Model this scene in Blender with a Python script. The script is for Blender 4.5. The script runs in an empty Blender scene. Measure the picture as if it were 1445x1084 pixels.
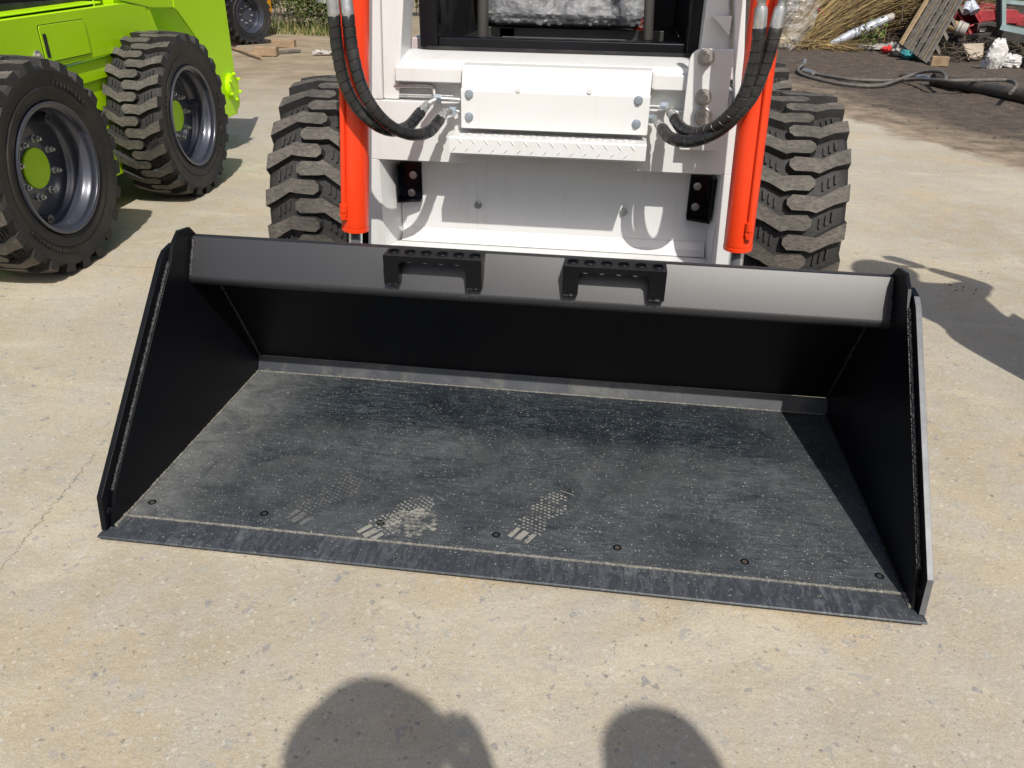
import bpy, bmesh, math, random
from mathutils import Vector, Matrix
from mathutils.noise import noise as pnoise
R = math.radians
rnd = random.Random(7)
S = bpy.context.scene

# ------------------------------------------------------------------ camera
CP, CR, CY = 0.4955, 0.0171, -0.1254            # pitch down, roll, yaw
CAM = Vector((0.1857, -1.1441, 1.0725)); FPX = 1098.76
fw = Vector((math.sin(CY)*math.cos(CP), math.cos(CY)*math.cos(CP), -math.sin(CP)))
rt0 = Vector((math.cos(CY), -math.sin(CY), 0)); up0 = rt0.cross(fw)
RT = rt0*math.cos(CR)+up0*math.sin(CR); UP = up0*math.cos(CR)-rt0*math.sin(CR)
cd = bpy.data.cameras.new('camera'); cam = bpy.data.objects.new('camera', cd); S.collection.objects.link(cam)
m = Matrix((RT, UP, -fw)).transposed().to_4x4(); m.translation = CAM; cam.matrix_world = m
cd.sensor_width = 36; cd.lens = 36*FPX/1445; cd.clip_start = .02; cd.clip_end = 2000
S.camera = cam
# ------------------------------------------------------------------ light
SUND = Vector((.28, -.79, 1)).normalized()       # towards the sun
w = bpy.data.worlds.new('World'); S.world = w; w.use_nodes = True
nt = w.node_tree; bg = nt.nodes['Background']; sk = nt.nodes.new('ShaderNodeTexSky')
sk.sky_type = 'NISHITA'; sk.sun_disc = False; sk.sun_elevation = math.asin(SUND.z)
sk.sun_rotation = math.atan2(SUND.x, SUND.y); sk.dust_density = 3.0; sk.air_density = 1.0
nt.links.new(sk.outputs[0], bg.inputs[0]); bg.inputs[1].default_value = .10
sl = bpy.data.lights.new('sun', 'SUN'); sl.energy = 4.2; sl.angle = R(.55); sl.color = (1, .955, .88)
so = bpy.data.objects.new('sun', sl); S.collection.objects.link(so)
so.rotation_euler = SUND.to_track_quat('Z', 'Y').to_euler(); so.location = (2, -4, 8)
S.view_settings.view_transform = 'Standard'; S.view_settings.look = 'None'
S.view_settings.exposure = 0.12; S.view_settings.gamma = 1; S.view_settings.use_curve_mapping = False

# ------------------------------------------------------------------ helpers
def ray(px, py): return (RT*((px-722.5)/FPX)-UP*((py-542)/FPX)+fw)
def pY(px, py, Y): d = ray(px, py); return CAM+d*((Y-CAM.y)/d.y)
def pZ(px, py, Z=0.0): d = ray(px, py); return CAM+d*((Z-CAM.z)/d.z)

class N:
    """small node helper"""
    def __init__(s, name):
        s.m = bpy.data.materials.new(name); s.m.use_nodes = True; s.t = s.m.node_tree
        s.b = s.t.nodes['Principled BSDF']; s.co = s.t.nodes.new('ShaderNodeTexCoord')
    def n(s, typ, **k):
        q = s.t.nodes.new(typ)
        for a, v in k.items():
            if a.startswith('i_'):
                a = a[2:]; a = int(a) if a.isdigit() else a.replace('_', ' ')
                s.put(q.inputs[a], v)
            else: setattr(q, a, v)
        return q
    def put(s, inp, v):
        if isinstance(v, bpy.types.NodeSocket): s.t.links.new(v, inp)
        else: inp.default_value = v
    def map(s, scale=(1, 1, 1), rot=(0, 0, 0), src='Object', loc=(0, 0, 0)):
        q = s.n('ShaderNodeMapping'); s.t.links.new(s.co.outputs[src], q.inputs[0])
        q.inputs['Scale'].default_value = scale; q.inputs['Rotation'].default_value = rot; q.inputs['Location'].default_value = loc
        return q.outputs[0]
    def noise(s, scale, detail=4, rough=.55, vec=None, dist=0):
        q = s.n('ShaderNodeTexNoise', i_Scale=scale, i_Detail=detail, i_Roughness=rough, i_Distortion=dist)
        s.t.links.new(vec or s.co.outputs['Object'], q.inputs['Vector']); return q.outputs['Fac']
    def voro(s, scale, vec=None, out='Distance', feature='F1', rand=1):
        q = s.n('ShaderNodeTexVoronoi', feature=feature, i_Scale=scale, i_Randomness=rand)
        s.t.links.new(vec or s.co.outputs['Object'], q.inputs['Vector']); return q.outputs[out]
    def ramp(s, f, *st, interp='LINEAR'):
        q = s.n('ShaderNodeValToRGB', i_Fac=f); e = q.color_ramp.elements; q.color_ramp.interpolation = interp
        while len(e) < len(st): e.new(.5)
        for el, (p, c) in zip(e, st):
            el.position = p; el.color = (c, c, c, 1) if isinstance(c, (int, float)) else (*c, 1)
        return q.outputs[0]
    def mix(s, f, a, b, mode='MIX'):
        q = s.n('ShaderNodeMix', data_type='RGBA', blend_type=mode)
        s.put(q.inputs[0], f)
        for i, v in ((6, a), (7, b)): s.put(q.inputs[i], (*v, 1) if isinstance(v, tuple) and len(v) == 3 else v)
        return q.outputs[2]
    def math(s, op, a, b=0.0, c=0.0, clamp=False):
        q = s.n('ShaderNodeMath', operation=op, use_clamp=clamp); s.put(q.inputs[0], a); s.put(q.inputs[1], b); s.put(q.inputs[2], c); return q.outputs[0]
    def bump(s, h, strength=.3, dist=.01):
        q = s.n('ShaderNodeBump', i_Height=h, i_Strength=strength, i_Distance=dist); s.t.links.new(q.outputs[0], s.b.inputs['Normal'])
    def set(s, **k):
        for a, v in k.items():
            a = {'col': 'Base Color', 'rough': 'Roughness', 'metal': 'Metallic', 'coat': 'Coat Weight', 'spec': 'Specular IOR Level', 'alpha': 'Alpha', 'trans': 'Transmission Weight', 'ior': 'IOR'}.get(a, a)
            s.put(s.b.inputs[a], (*v, 1) if isinstance(v, tuple) and len(v) == 3 else v)
        return s.m

def simple(name, col, rough=.5, metal=0, dark=.75, scale=9, bump=.15, bscale=60, dirt=None, damt=.3, coat=0, spec=.5, bdist=.002):
    q = N(name); f = q.noise(scale, 5, .6)
    c = q.mix(q.ramp(f, (.35, 0), (.68, 1)), tuple(x*dark for x in col), col)
    r = rough
    if dirt:
        d = q.ramp(q.noise(scale*.6, 8, .7, dist=.4), (.5, 0), (.72, damt)); c = q.mix(d, c, dirt)
        r = q.math('ADD', rough, q.math('MULTIPLY', d, .4))
    if bump: q.bump(q.noise(bscale, 4), bump, bdist)
    return q.set(col=c, rough=r, metal=metal, coat=coat, spec=spec)

# ------------------------------------------------------------------ materials
MT = {}
def build_materials():
    # concrete ground with embedded stones, passing into dark dirt far right and brown earth far back
    q = N('ground_mat'); P = q.co.outputs['Object']
    base = q.mix(q.ramp(q.noise(1.3, 6, .62), (.36, 0), (.64, 1)), (.350, .292, .205), (.465, .41, .312))
    base = q.mix(q.ramp(q.noise(7, 7, .7), (.45, 0), (.62, .6)), base, (.40, .385, .345))
    base = q.mix(q.ramp(q.noise(2.1, 5, .6, vec=q.map((1, 1, 1), loc=(5, 3, 0))), (.56, 0), (.68, .6)), base, (.46, .355, .215))
    base = q.mix(q.ramp(q.noise(.75, 7, .68, vec=q.map((1, 1.6, 1), rot=(0, 0, .4), loc=(2, 9, 0)), dist=.5), (.50, 0), (.66, .62)), base, (.345, .315, .26))
    base = q.mix(q.ramp(q.noise(1.7, 8, .72, vec=q.map((1, 2.2, 1), rot=(0, 0, .2), loc=(7, 1, 0)), dist=.7), (.54, 0), (.66, .55)), base, (.54, .485, .375))
    base = q.mix(q.ramp(q.noise(220, 4, .75), (.50, .0), (.68, .40)), base, (.22, .19, .145))
    base = q.mix(q.ramp(q.noise(120, 4, .75, vec=q.map((1, 1, 1), loc=(9, 2, 0))), (.56, .0), (.70, .45)), base, (.60, .56, .46))
    base = q.mix(q.ramp(q.noise(28, 6, .8, vec=q.map((1, 1, 1), loc=(3, 8, 0))), (.54, .0), (.70, .35)), base, (.24, .215, .175))
    wv = q.mix(.12, P, q.n('ShaderNodeTexNoise', i_Scale=45.0).outputs['Color'])
    def stones(base, scale, lo, hi, thr, c1, c2, amt, seed):
        v = q.n('ShaderNodeTexVoronoi', i_Scale=scale, feature='F1')
        mp = q.map((1, 1, 1), rot=(0, 0, seed), loc=(seed, seed*.7, 0))
        dn = q.n('ShaderNodeTexNoise', i_Scale=scale*1.3, i_Detail=3.0); q.t.links.new(mp, dn.inputs['Vector'])
        vv = q.n('ShaderNodeMix', data_type='VECTOR', i_0=.030*55/scale)
        q.t.links.new(mp, vv.inputs[4]); q.t.links.new(dn.outputs['Color'], vv.inputs[5]); q.t.links.new(vv.outputs[1], v.inputs['Vector'])
        sp = q.n('ShaderNodeSeparateColor'); q.t.links.new(v.outputs['Color'], sp.inputs[0])
        pick = q.math('GREATER_THAN', sp.outputs[0], thr)
        size = q.math('MULTIPLY_ADD', sp.outputs[1], hi-lo, lo)
        inside = q.math('LESS_THAN', v.outputs['Distance'], size)
        k = q.math('MULTIPLY', q.math('MULTIPLY', pick, inside), amt)
        cc = q.mix(sp.outputs[2], c1, c2)
        return q.mix(k, base, cc), k
    base, k1 = stones(base, 30, .14, .36, .72, (.17, .18, .205), (.34, .33, .30), .62, 1.1)
    base, k2 = stones(base, 62, .15, .40, .76, (.15, .16, .185), (.50, .475, .41), .60, 2.3)
    base, k3 = stones(base, 125, .2, .5, .72, (.11, .105, .10), (.58, .55, .47), .60, 3.7)
    base, k4 = stones(base, 15, .10, .22, .84, (.20, .205, .23), (.36, .34, .30), .55, 5.2)
    base = q.mix(q.ramp(q.noise(420, 3, .8), (.52, 0), (.66, .50)), base, (.20, .175, .135))
    base = q.mix(q.ramp(q.noise(330, 3, .8, vec=q.map((1, 1, 1), loc=(4, 4, 0))), (.55, 0), (.68, .50)), base, (.66, .62, .53))
    base = q.mix(q.ramp(q.noise(70, 6, .85, vec=q.map((1, 1, 1), loc=(1, 6, 0))), (.52, 0), (.66, .40)), base, (.27, .245, .205))
    # pale scratches
    sc = q.ramp(q.noise(9, 6, .75, vec=q.map((1, 9, 1), rot=(0, 0, .5))), (.66, 0), (.74, .35)); base = q.mix(sc, base, (.60, .57, .50))
    # regions
    sx = q.n('ShaderNodeSeparateXYZ'); q.t.links.new(P, sx.inputs[0]); X, Y = sx.outputs[0], sx.outputs[1]
    wob = q.math('MULTIPLY_ADD', q.noise(.9, 5, .6), 1.8, -.9)
    # dark dirt: boundary from (2.0,7.6) to (2.9,4.7)
    d1 = q.math('ADD', q.math('MULTIPLY_ADD', X, 1.55, q.math('MULTIPLY', Y, .50)), -6.05)
    d1 = q.math('ADD', d1, q.math('MULTIPLY', wob, .55))
    rim = q.ramp(q.math('ADD', q.math('MULTIPLY_ADD', d1, .28, .5), q.math('MULTIPLY_ADD', q.noise(3.5, 7, .7), .3, -.15)), (.46, 0), (.55, 1))
    core = q.ramp(q.math('ADD', q.math('MULTIPLY_ADD', d1, .16, .5), q.math('MULTIPLY_ADD', q.noise(2.2, 7, .7), .5, -.25)), (.58, 0), (.74, 1))
    dirtc = q.mix(q.ramp(q.noise(5, 8, .7), (.38, 0), (.62, 1)), (.145, .108, .072), (.30, .24, .17))
    darkc = q.mix(q.ramp(q.noise(8, 8, .75), (.35, 0), (.68, 1)), (.050, .040, .032), (.125, .098, .075))
    c = q.mix(rim, base, dirtc); c = q.mix(core, c, darkc)
    # brown earth on the left, far
    e1 = q.math('ADD', q.math('MULTIPLY_ADD', X, -.18, Y), q.math('MULTIPLY_ADD', wob, 1.2, -6.2))
    e = q.ramp(q.math('MULTIPLY_ADD', e1, .12, .5), (.36, 0), (.72, 1))
    left = q.ramp(q.math('MULTIPLY_ADD', X, -.25, .5), (.3, 0), (.6, 1))
    earth = q.mix(q.ramp(q.noise(3, 8, .7), (.35, 0), (.65, 1)), (.20, .155, .10), (.33, .27, .19))
    c = q.mix(q.math('MULTIPLY', e, left), c, earth)
    h = q.math('ADD', q.math('MULTIPLY', q.noise(90, 6, .7), .5), q.math('MULTIPLY', q.noise(14, 5, .6), .9))
    h = q.math('ADD', h, q.math('MULTIPLY', core, q.math('MULTIPLY', q.noise(22, 6, .7), 5)))
    q.bump(h, .55, .008)
    MT['ground'] = q.set(col=c, rough=.88, spec=.3)

    # black bucket paint
    q = N('black_paint'); sp = q.noise(900, 2, .5)
    sm = q.noise(3, 6, .6)
    c = q.mix(q.ramp(sm, (.4, 0), (.75, .5)), (.0028, .0034, .0052), (.008, .008, .009))
    d = q.ramp(q.noise(150, 5, .85), (.60, 0), (.72, .5)); c = q.mix(q.math('MULTIPLY', d, q.ramp(q.noise(2.6, 5, .7), (.45, .1), (.62, 1))), c, (.085, .085, .08))
    q.bump(q.noise(700, 3, .6), .06, .001)
    MT['bk'] = q.set(col=c, rough=q.ramp(sm, (.3, .34), (.7, .5)), spec=.20)
    # lip paint: rougher
    q = N('satin_black_paint'); q.bump(q.noise(650, 3, .7), .10, .001)
    sz = q.n('ShaderNodeSeparateXYZ'); q.t.links.new(q.co.outputs['Object'], sz.inputs[0]); low = q.ramp(sz.outputs[2], (.395, 1), (.430, .12))
    d = q.math('MULTIPLY', q.ramp(q.noise(170, 5, .85), (.55, 0), (.66, 1)), q.math('MULTIPLY', low, q.ramp(q.noise(4, 4, .6), (.42, 0), (.62, .8))))
    MT['lip'] = q.set(col=q.mix(d, (.010, .0105, .013), (.15, .14, .12)), rough=.44, spec=.80)
    # worn dusty floor
    q = N('worn_black_floor')
    st = q.noise(5, 9, .8, vec=q.map((1.6, 13, 1), rot=(0, 0, R(5))), dist=.9); st2 = q.noise(5, 9, .8, vec=q.map((20, 1.2, 1), rot=(0, 0, R(40))), dist=1.2)
    big = q.noise(3.0, 7, .66, dist=1.2)
    a = q.math('MULTIPLY', q.ramp(st, (.42, 0), (.72, 1)), q.ramp(big, (.36, .12), (.66, 1)))
    c = q.mix(q.math('MULTIPLY', a, .62), (.0075, .0112, .0165), (.055, .072, .088))
    c = q.mix(q.math('MULTIPLY', q.ramp(st2, (.56, 0), (.74, 1)), .30), c, (.16, .175, .19))
    fine = q.noise(34, 5, .85, vec=q.map((.8, 6.5, 1), rot=(0, 0, R(6))), dist=.5); c = q.mix(q.math('MULTIPLY', q.ramp(fine, (.49, 0), (.60, 1)), q.ramp(big, (.38, .10), (.64, .80))), c, (.095, .115, .130))
    # dust along the edges of the floor
    sx = q.n('ShaderNodeSeparateXYZ'); q.t.links.new(q.co.outputs['Object'], sx.inputs[0])
    ex = q.ramp(q.math('ABSOLUTE', sx.outputs[0]), (.52, 0), (.79, 1)); neg = q.math('LESS_THAN', sx.outputs[0], 0)
    ey = q.ramp(sx.outputs[1], (.60, 0), (.77, 1)); ef = q.ramp(sx.outputs[1], (.07, 1), (.16, 0))
    ed = q.math('MAXIMUM', q.math('MULTIPLY', ex, q.math('MULTIPLY_ADD', neg, .65, .35)), q.math('MULTIPLY', ey, .8))
    ed = q.math('MAXIMUM', ed, q.math('MULTIPLY', ef, .35))
    ed = q.math('MULTIPLY', ed, q.ramp(q.noise(9, 8, .75, dist=.8), (.30, .15), (.62, .95)))
    c = q.mix(q.math('MULTIPLY', ed, .85), c, (.185, .190, .185))
    # specks
    for sc, th, r1, seed in ((95, .80, .19, 1), (170, .78, .26, 2), (45, .86, .11, 3), (300, .72, .34, 4)):
        v = q.n('ShaderNodeTexVoronoi', i_Scale=float(sc)); q.t.links.new(q.map((1, 1.5, 1), rot=(0, 0, .15), loc=(seed, seed*2, 0)), v.inputs['Vector'])
        s2 = q.n('ShaderNodeSeparateColor'); q.t.links.new(v.outputs['Color'], s2.inputs[0])
        k = q.math('MULTIPLY', q.math('GREATER_THAN', s2.outputs[0], th), q.math('LESS_THAN', v.outputs['Distance'], q.math('MULTIPLY', s2.outputs[1], r1)))
        c = q.mix(q.math('MULTIPLY', k, .8 if sc < 300 else .5), c, (.50, .49, .44))
    q.bump(st, .12, .002)
    MT['floor'] = q.set(col=c, rough=q.math('MULTIPLY_ADD', a, .25, .40), spec=.6)
    # cutting edge
    q = N('scuffed_blade'); st = q.noise(4, 7, .72, vec=q.map((9, 3.0, 1), rot=(0, 0, R(50)), loc=(0, 0, 0)), dist=2.2); s3 = q.noise(4, 6, .7)
    sx = q.n('ShaderNodeSeparateXYZ'); q.t.links.new(q.co.outputs['Object'], sx.inputs[0])
    a = q.math('MULTIPLY', q.ramp(st, (.44, 0), (.68, 1)), q.ramp(s3, (.38, .1), (.62, 1)))
    back = q.ramp(q.math('ADD', sx.outputs[1], q.math('MULTIPLY', s3, .02)), (.040, 0), (.048, .45))
    c = q.mix(q.math('MULTIPLY', a, .7), (.034, .039, .047), (.19, .20, .21)); c = q.mix(back, c, (.12, .118, .108))
    c = q.mix(q.ramp(q.noise(150, 4, .8), (.60, 0), (.70, .7)), c, (.33, .32, .28))
    MT['blade'] = q.set(col=c, rough=.46, spec=.6)
    MT['edge'] = simple('sunlit_strip_edge', (.15, .155, .165), .5, .3, scale=30)  # paler colour imitating sun on the black strip edge
    MT['slope'] = simple('dusty_slope_paint', (.040, .045, .055), .5, dirt=(.2, .19, .16), damt=.5, scale=14)
    MT['weld'] = simple('black_weld', (.02, .02, .022), .32, scale=200, bump=.9, bscale=260, bdist=.004, dirt=(.2, .19, .17), damt=.35)
    MT['crackm'] = simple('brown_crack', (.26, .215, .155), .95, dark=.6, scale=40, bump=0)
    MT['dustweld'] = simple('dusty_weld', (.25, .24, .21), .8, scale=120, bump=.9, bscale=300, bdist=.004, dark=.45)
    for nm_, c_, lo_ in (('print', (.32, .31, .27), .40), ('printf', (.15, .155, .15), .44)):
        q = N('dust_print_'+nm_); MT[nm_] = q.set(col=q.mix(q.noise(80, 4), c_, tuple(x*.6 for x in c_)), rough=.9, alpha=q.ramp(q.math('MULTIPLY', q.noise(38, 6, .8), q.math('MULTIPLY_ADD', q.noise(9, 4), .8, .6)), (lo_-.06, .0), (lo_+.12, .95)))
    MT['dust'] = simple('pale_dust', (.30, .28, .22), .9, dark=.6, scale=60, bump=0)
    MT['dustf'] = simple('faint_dust', (.135, .13, .115), .9, dark=.4, scale=70, bump=0)
    # white paint
    q = N('white_paint'); a = q.ramp(q.noise(4, 7, .7), (.5, 0), (.8, .3))
    c = q.mix(a, (.665, .67, .665), (.585, .58, .565)); c = q.mix(q.ramp(q.noise(70, 5, .8), (.70, 0), (.76, .35)), c, (.35, .32, .28))
    c = q.mix(q.ramp(q.noise(3, 8, .75, vec=q.map((6, 6, .9))), (.54, 0), (.74, .32)), c, (.43, .39, .33))
    q.bump(q.math('ADD', q.noise(260, 3), q.math('MULTIPLY', q.noise(8, 3), 2.0)), .08, .002)
    MT['wh'] = q.set(col=c, rough=.34, coat=.2, spec=.45)
    MT['pink'] = simple('pinkish_white_paint', (.60, .50, .51), .35, scale=3, dark=.9, bump=.02)
    # orange red
    q = N('red_orange_paint'); a = q.noise(3, 4)
    MT['red'] = q.set(col=q.mix(a, (.84, .058, .012), (.78, .046, .009)), rough=.36, coat=.12, spec=.4)
    q = N('lime_paint'); q.bump(q.noise(200, 3), .02, .001)
    MT['lime'] = q.set(col=q.mix(q.noise(2, 4), (.47, .80, .002), (.42, .74, .002)), rough=.36, coat=.12, spec=.3)
    MT['orange'] = simple('orange_paint', (.85, .36, .01), .35)
    # rubber
    def rub(name, col, dust, lo, hi, amt):
        q = N(name); n1 = q.noise(7, 8, .72, dist=.5); n2 = q.noise(60, 6, .8, vec=q.map((1, 1, 3)))
        f = q.math('MULTIPLY', q.ramp(n1, (lo, .35), (hi, 1)), q.ramp(n2, (.36, .2), (.62, 1)))
        c = q.mix(q.math('MULTIPLY', f, amt), col, dust); q.bump(n2, .25, .002)
        return q.set(col=c, rough=.72, spec=.35)
    MT['rub'] = rub('tyre_rubber', (.014, .014, .0148), (.065, .063, .060), .3, .7, .7)
    MT['rubtop'] = rub('dusty_lug_rubber', (.024, .0235, .0235), (.205, .182, .150), .34, .66, .80)
    q = N('sidewall_rubber'); n1 = q.noise(5, 7, .7)
    c = q.mix(q.ramp(n1, (.42, 0), (.72, .8)), (.013, .013, .0135), (.045, .038, .030)); q.bump(q.noise(180, 4), .08, .001)
    MT['side'] = q.set(col=c, rough=.55, spec=.45)
    q = N('gunmetal_rim_paint'); MT['rim'] = q.set(col=q.mix(q.noise(3, 5), (.042, .047, .068), (.068, .074, .098)), rough=.30, metal=.3, coat=.4, spec=.6)
    MT['zinc'] = simple('zinc_steel', (.66, .67, .66), .34, .8, dark=.7, scale=60, bump=.1)
    MT['zincd'] = simple('dull_steel_pin', (.52, .50, .47), .42, .7, dark=.7, scale=40)
    MT['blue_zinc'] = simple('blue_zinc_nut', (.50, .58, .66), .35, .75, scale=60)
    MT['chrome'] = simple('chrome_rod', (.74, .77, .82), .25, .8, scale=20, bump=0)
    MT['hose'] = simple('black_spiral_guard', (.018, .018, .019), .30, scale=30, bump=.05, spec=.6, dirt=(.10, .095, .085), damt=.35)
    MT['cab'] = simple('cab_black_paint', (.004, .005, .008), .22, scale=6, coat=.0, spec=.35, bump=.02)
    MT['cabg'] = simple('dark_grey_tube', (.055, .053, .050), .4)
    MT['inner'] = simple('dark_interior', (.010, .010, .012), .55, scale=12, dirt=(.10, .09, .07), damt=.4)
    MT['mat'] = simple('dusty_floor_strip', (.22, .21, .17), .7, scale=20, dark=.5)
    MT['seat'] = simple('dark_seat_vinyl', (.035, .037, .045), .5)
    q = N('clear_plastic_film'); q.bump(q.noise(7, 4, .6, dist=1.5), .8, .04)
    MT['film'] = q.set(col=(.80, .82, .84), rough=.18, alpha=q.ramp(q.noise(7, 6, .75, dist=2.0), (.44, .03), (.70, .34)), spec=.9)
    # background
    MT['wood'] = simple('grey_weathered_wood', (.165, .145, .12), .85, scale=12, dark=.5, bump=.4, bscale=40)
    MT['woodt'] = simple('tan_wood_edge', (.42, .30, .17), .8, scale=20, dark=.6)
    MT['woodb'] = simple('brown_wood_block', (.36, .25, .15), .85, scale=8, dark=.6, bump=.3, bscale=50)
    MT['farmred'] = simple('faded_red_paint', (.40, .035, .045), .5, scale=5, dark=.55, dirt=(.42, .20, .16), damt=.6)
    MT['teal'] = simple('grey_green_steel', (.30, .40, .40), .5, scale=6, dark=.7, dirt=(.15, .1, .07), damt=.4)
    MT['rust'] = simple('dark_oily_steel', (.045, .040, .036), .6, dirt=(.15, .10, .06), damt=.6)
    MT['hosegrey'] = simple('dusty_grey_hose', (.15, .135, .12), .75, scale=30, dark=.5)
    MT['white_bag'] = simple('crumpled_white_sack', (.66, .64, .62), .6, scale=14, dark=.75, bump=.8, bscale=30, bdist=.02)
    MT['foil'] = simple('silver_wrap', (.62, .66, .74), .3, .2, scale=30, dark=.6, bump=.9, bscale=60, bdist=.01)
    MT['tan'] = simple('tan_board', (.42, .35, .27), .8, scale=6, dark=.7)
    MT['pale'] = simple('pale_grey_paint', (.45, .42, .38), .6, scale=12, dark=.6)
    MT['redrag'] = simple('red_rag', (.65, .03, .03), .8); MT['tealrag'] = simple('teal_rag', (.03, .22, .24), .8)
    MT['straw'] = simple('dry_straw', (.50, .36, .16), .8, scale=3, dark=.5, bump=0)
    MT['stalk'] = simple('grey_stalk', (.22, .16, .09), .85, scale=5, dark=.5, bump=0)
    def leaf(name, a, b):
        q = N(name); MT[name] = q.set(col=q.mix(q.ramp(q.noise(2.5, 4), (.35, 0), (.65, 1)), a, b), rough=.6, spec=.3)
        q.b.inputs['Subsurface Weight'].default_value = 0
    leaf('leaf', (.040, .075, .012), (.115, .17, .035)); leaf('leafd', (.02, .035, .010), (.055, .075, .02)); leaf('leafy', (.16, .20, .06), (.25, .24, .10))
    MT['twig'] = simple('twig', (.10, .075, .05), .9, bump=0)
    MT['soil'] = simple('dark_soil', (.05, .04, .032), .95, scale=5, bump=1, bscale=9, bdist=.08)
    MT['skin'] = simple('skin', (.45, .27, .19), .5, dark=.95); MT['cloth'] = simple('navy_cloth', (.03, .04, .08), .9)
    MT['cloth2'] = simple('grey_cloth', (.2, .2, .2), .9); MT['hair'] = simple('black_hair', (.012, .010, .009), .6); MT['phone'] = simple('black_glass', (.01, .01, .012), .1)
build_materials()

# ------------------------------------------------------------------ mesh builder
COL = S.collection
class MB:
    def __init__(s): s.v = []; s.f = []; s.mi = []
    def add(s, vs, fs, mi=0):
        b = len(s.v); s.v += [tuple(v) for v in vs]; s.f += [tuple(i+b for i in f) for f in fs]; s.mi += [mi]*len(fs); return s
    def box(s, x0, x1, y0, y1, z0, z1, mi=0, M=None):
        vs = [Vector((x, y, z)) for x in (x0, x1) for y in (y0, y1) for z in (z0, z1)]
        if M: vs = [M @ v for v in vs]
        return s.add(vs, [(0, 1, 3, 2), (4, 6, 7, 5), (0, 4, 5, 1), (2, 3, 7, 6), (0, 2, 6, 4), (1, 5, 7, 3)], mi)
    def prism(s, poly, a0, a1, ax='x', mi=0, M=None):
        """poly: 2D points; ax: extrusion axis; for x poly=(y,z), y poly=(x,z), z poly=(x,y)"""
        def mk(p, a): return Vector({'x': (a, p[0], p[1]), 'y': (p[0], a, p[1]), 'z': (p[0], p[1], a)}[ax])
        n = len(poly); vs = [mk(p, a0) for p in poly]+[mk(p, a1) for p in poly]
        if M: vs = [M @ v for v in vs]
        return s.add(vs, [tuple(range(n)), tuple(range(2*n-1, n-1, -1))]+[(i, i+n, (i+1) % n+n, (i+1) % n) for i in range(n)], mi)
    def hexa(s, a, b, mi=0):   # two quads joined
        return s.add(list(a)+list(b), [(0, 3, 2, 1), (4, 5, 6, 7), (0, 1, 5, 4), (1, 2, 6, 5), (2, 3, 7, 6), (3, 0, 4, 7)], mi)
    def cyl(s, p0, p1, r, n=20, r1=None, mi=0, cap=True):
        return s.tube([p0, p1], [r, r if r1 is None else r1], n, mi, cap)
    def tube(s, pts, r, n=12, mi=0, cap=True, tilt=0):
        pts = [Vector(p) for p in pts]; k = len(pts); rr = r if isinstance(r, (list, tuple)) else [r]*k
        vs = []; T0 = None; U = None
        for i in range(k):
            T = (pts[min(i+1, k-1)]-pts[max(i-1, 0)])
            T = T.normalized() if T.length > 1e-9 else T0
            if U is None:
                U = T.orthogonal().normalized()
            else: U = (U-T*U.dot(T)).normalized()
            W = T.cross(U); T0 = T
            for j in range(n):
                a = 2*math.pi*j/n; q = pts[i]+(U*math.cos(a)+W*math.sin(a))*rr[i]
                if tilt and 0 < i < k-1: q = q+T*(tilt*math.cos(a))
                vs.append(q)
        fs = [(i*n+j, i*n+(j+1) % n, (i+1)*n+(j+1) % n, (i+1)*n+j) for i in range(k-1) for j in range(n)]
        if cap: fs += [tuple(range(n-1, -1, -1)), tuple((k-1)*n+j for j in range(n))]
        return s.add(vs, fs, mi)
    def lathe(s, prof, n=48, ax='x', c=(0, 0, 0), mi=0, mis=None, closed=False):
        vs = []; fs = []; k = len(prof); base = len(s.v)
        for j in range(n):
            a = 2*math.pi*j/n; ca, sa = math.cos(a), math.sin(a)
            for (h, r) in prof:
                vs.append({'x': (c[0]+h, c[1]+ca*r, c[2]+sa*r), 'z': (c[0]+ca*r, c[1]+sa*r, c[2]+h), 'y': (c[0]+ca*r, c[1]+h, c[2]+sa*r)}[ax])
        s.v += vs; kk = k if closed else k-1
        for j in range(n):
            for i in range(kk):
                i2 = (i+1) % k
                s.f.append((base+j*k+i, base+j*k+i2, base+((j+1) % n)*k+i2, base+((j+1) % n)*k+i)); s.mi.append(mis[i] if mis else mi)
        return s
    def disc(s, c, nrm, r, h, n=16, mi=0): c = Vector(c); return s.cyl(c, c+Vector(nrm).normalized()*h, r, n, mi=mi)
    def mesh(s, name, mats, off=(0, 0, 0), smooth=None):
        me = bpy.data.meshes.new(name); o = Vector(off)
        me.from_pydata([tuple(Vector(v)-o) for v in s.v], [], s.f)
        for mt in mats if isinstance(mats, (list, tuple)) else [mats]: me.materials.append(MT[mt])
        me.polygons.foreach_set('material_index', s.mi)
        bm = bmesh.new(); bm.from_mesh(me); bmesh.ops.recalc_face_normals(bm, faces=bm.faces); bm.to_mesh(me); bm.free()
        if smooth: me.shade_smooth(); me.set_sharp_from_angle(angle=R(smooth))
        return me
    def build(s, name, mats, parent=None, bevel=0, smooth=None, seg=2, off=None):
        if off is None: off = parent['_base'] if parent is not None and '_base' in parent else (0, 0, 0)
        me = s.mesh(name, mats, off, smooth)
        o = bpy.data.objects.new(name, me); COL.objects.link(o)
        if parent is not None: o.parent = parent; o['_base'] = tuple(off)
        if bevel:
            md = o.modifiers.new('bevel', 'BEVEL'); md.width = bevel; md.segments = seg; md.limit_method = 'ANGLE'; md.angle_limit = R(35); md.harden_normals = True
            if not smooth: me.shade_smooth(); me.set_sharp_from_angle(angle=R(16))
        return o
def tag(o, label=None, cat=None, group=None, kind=None):
    for k, v in (('label', label), ('category', cat), ('group', group), ('kind', kind)):
        if v: o[k] = v
    return o
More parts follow.
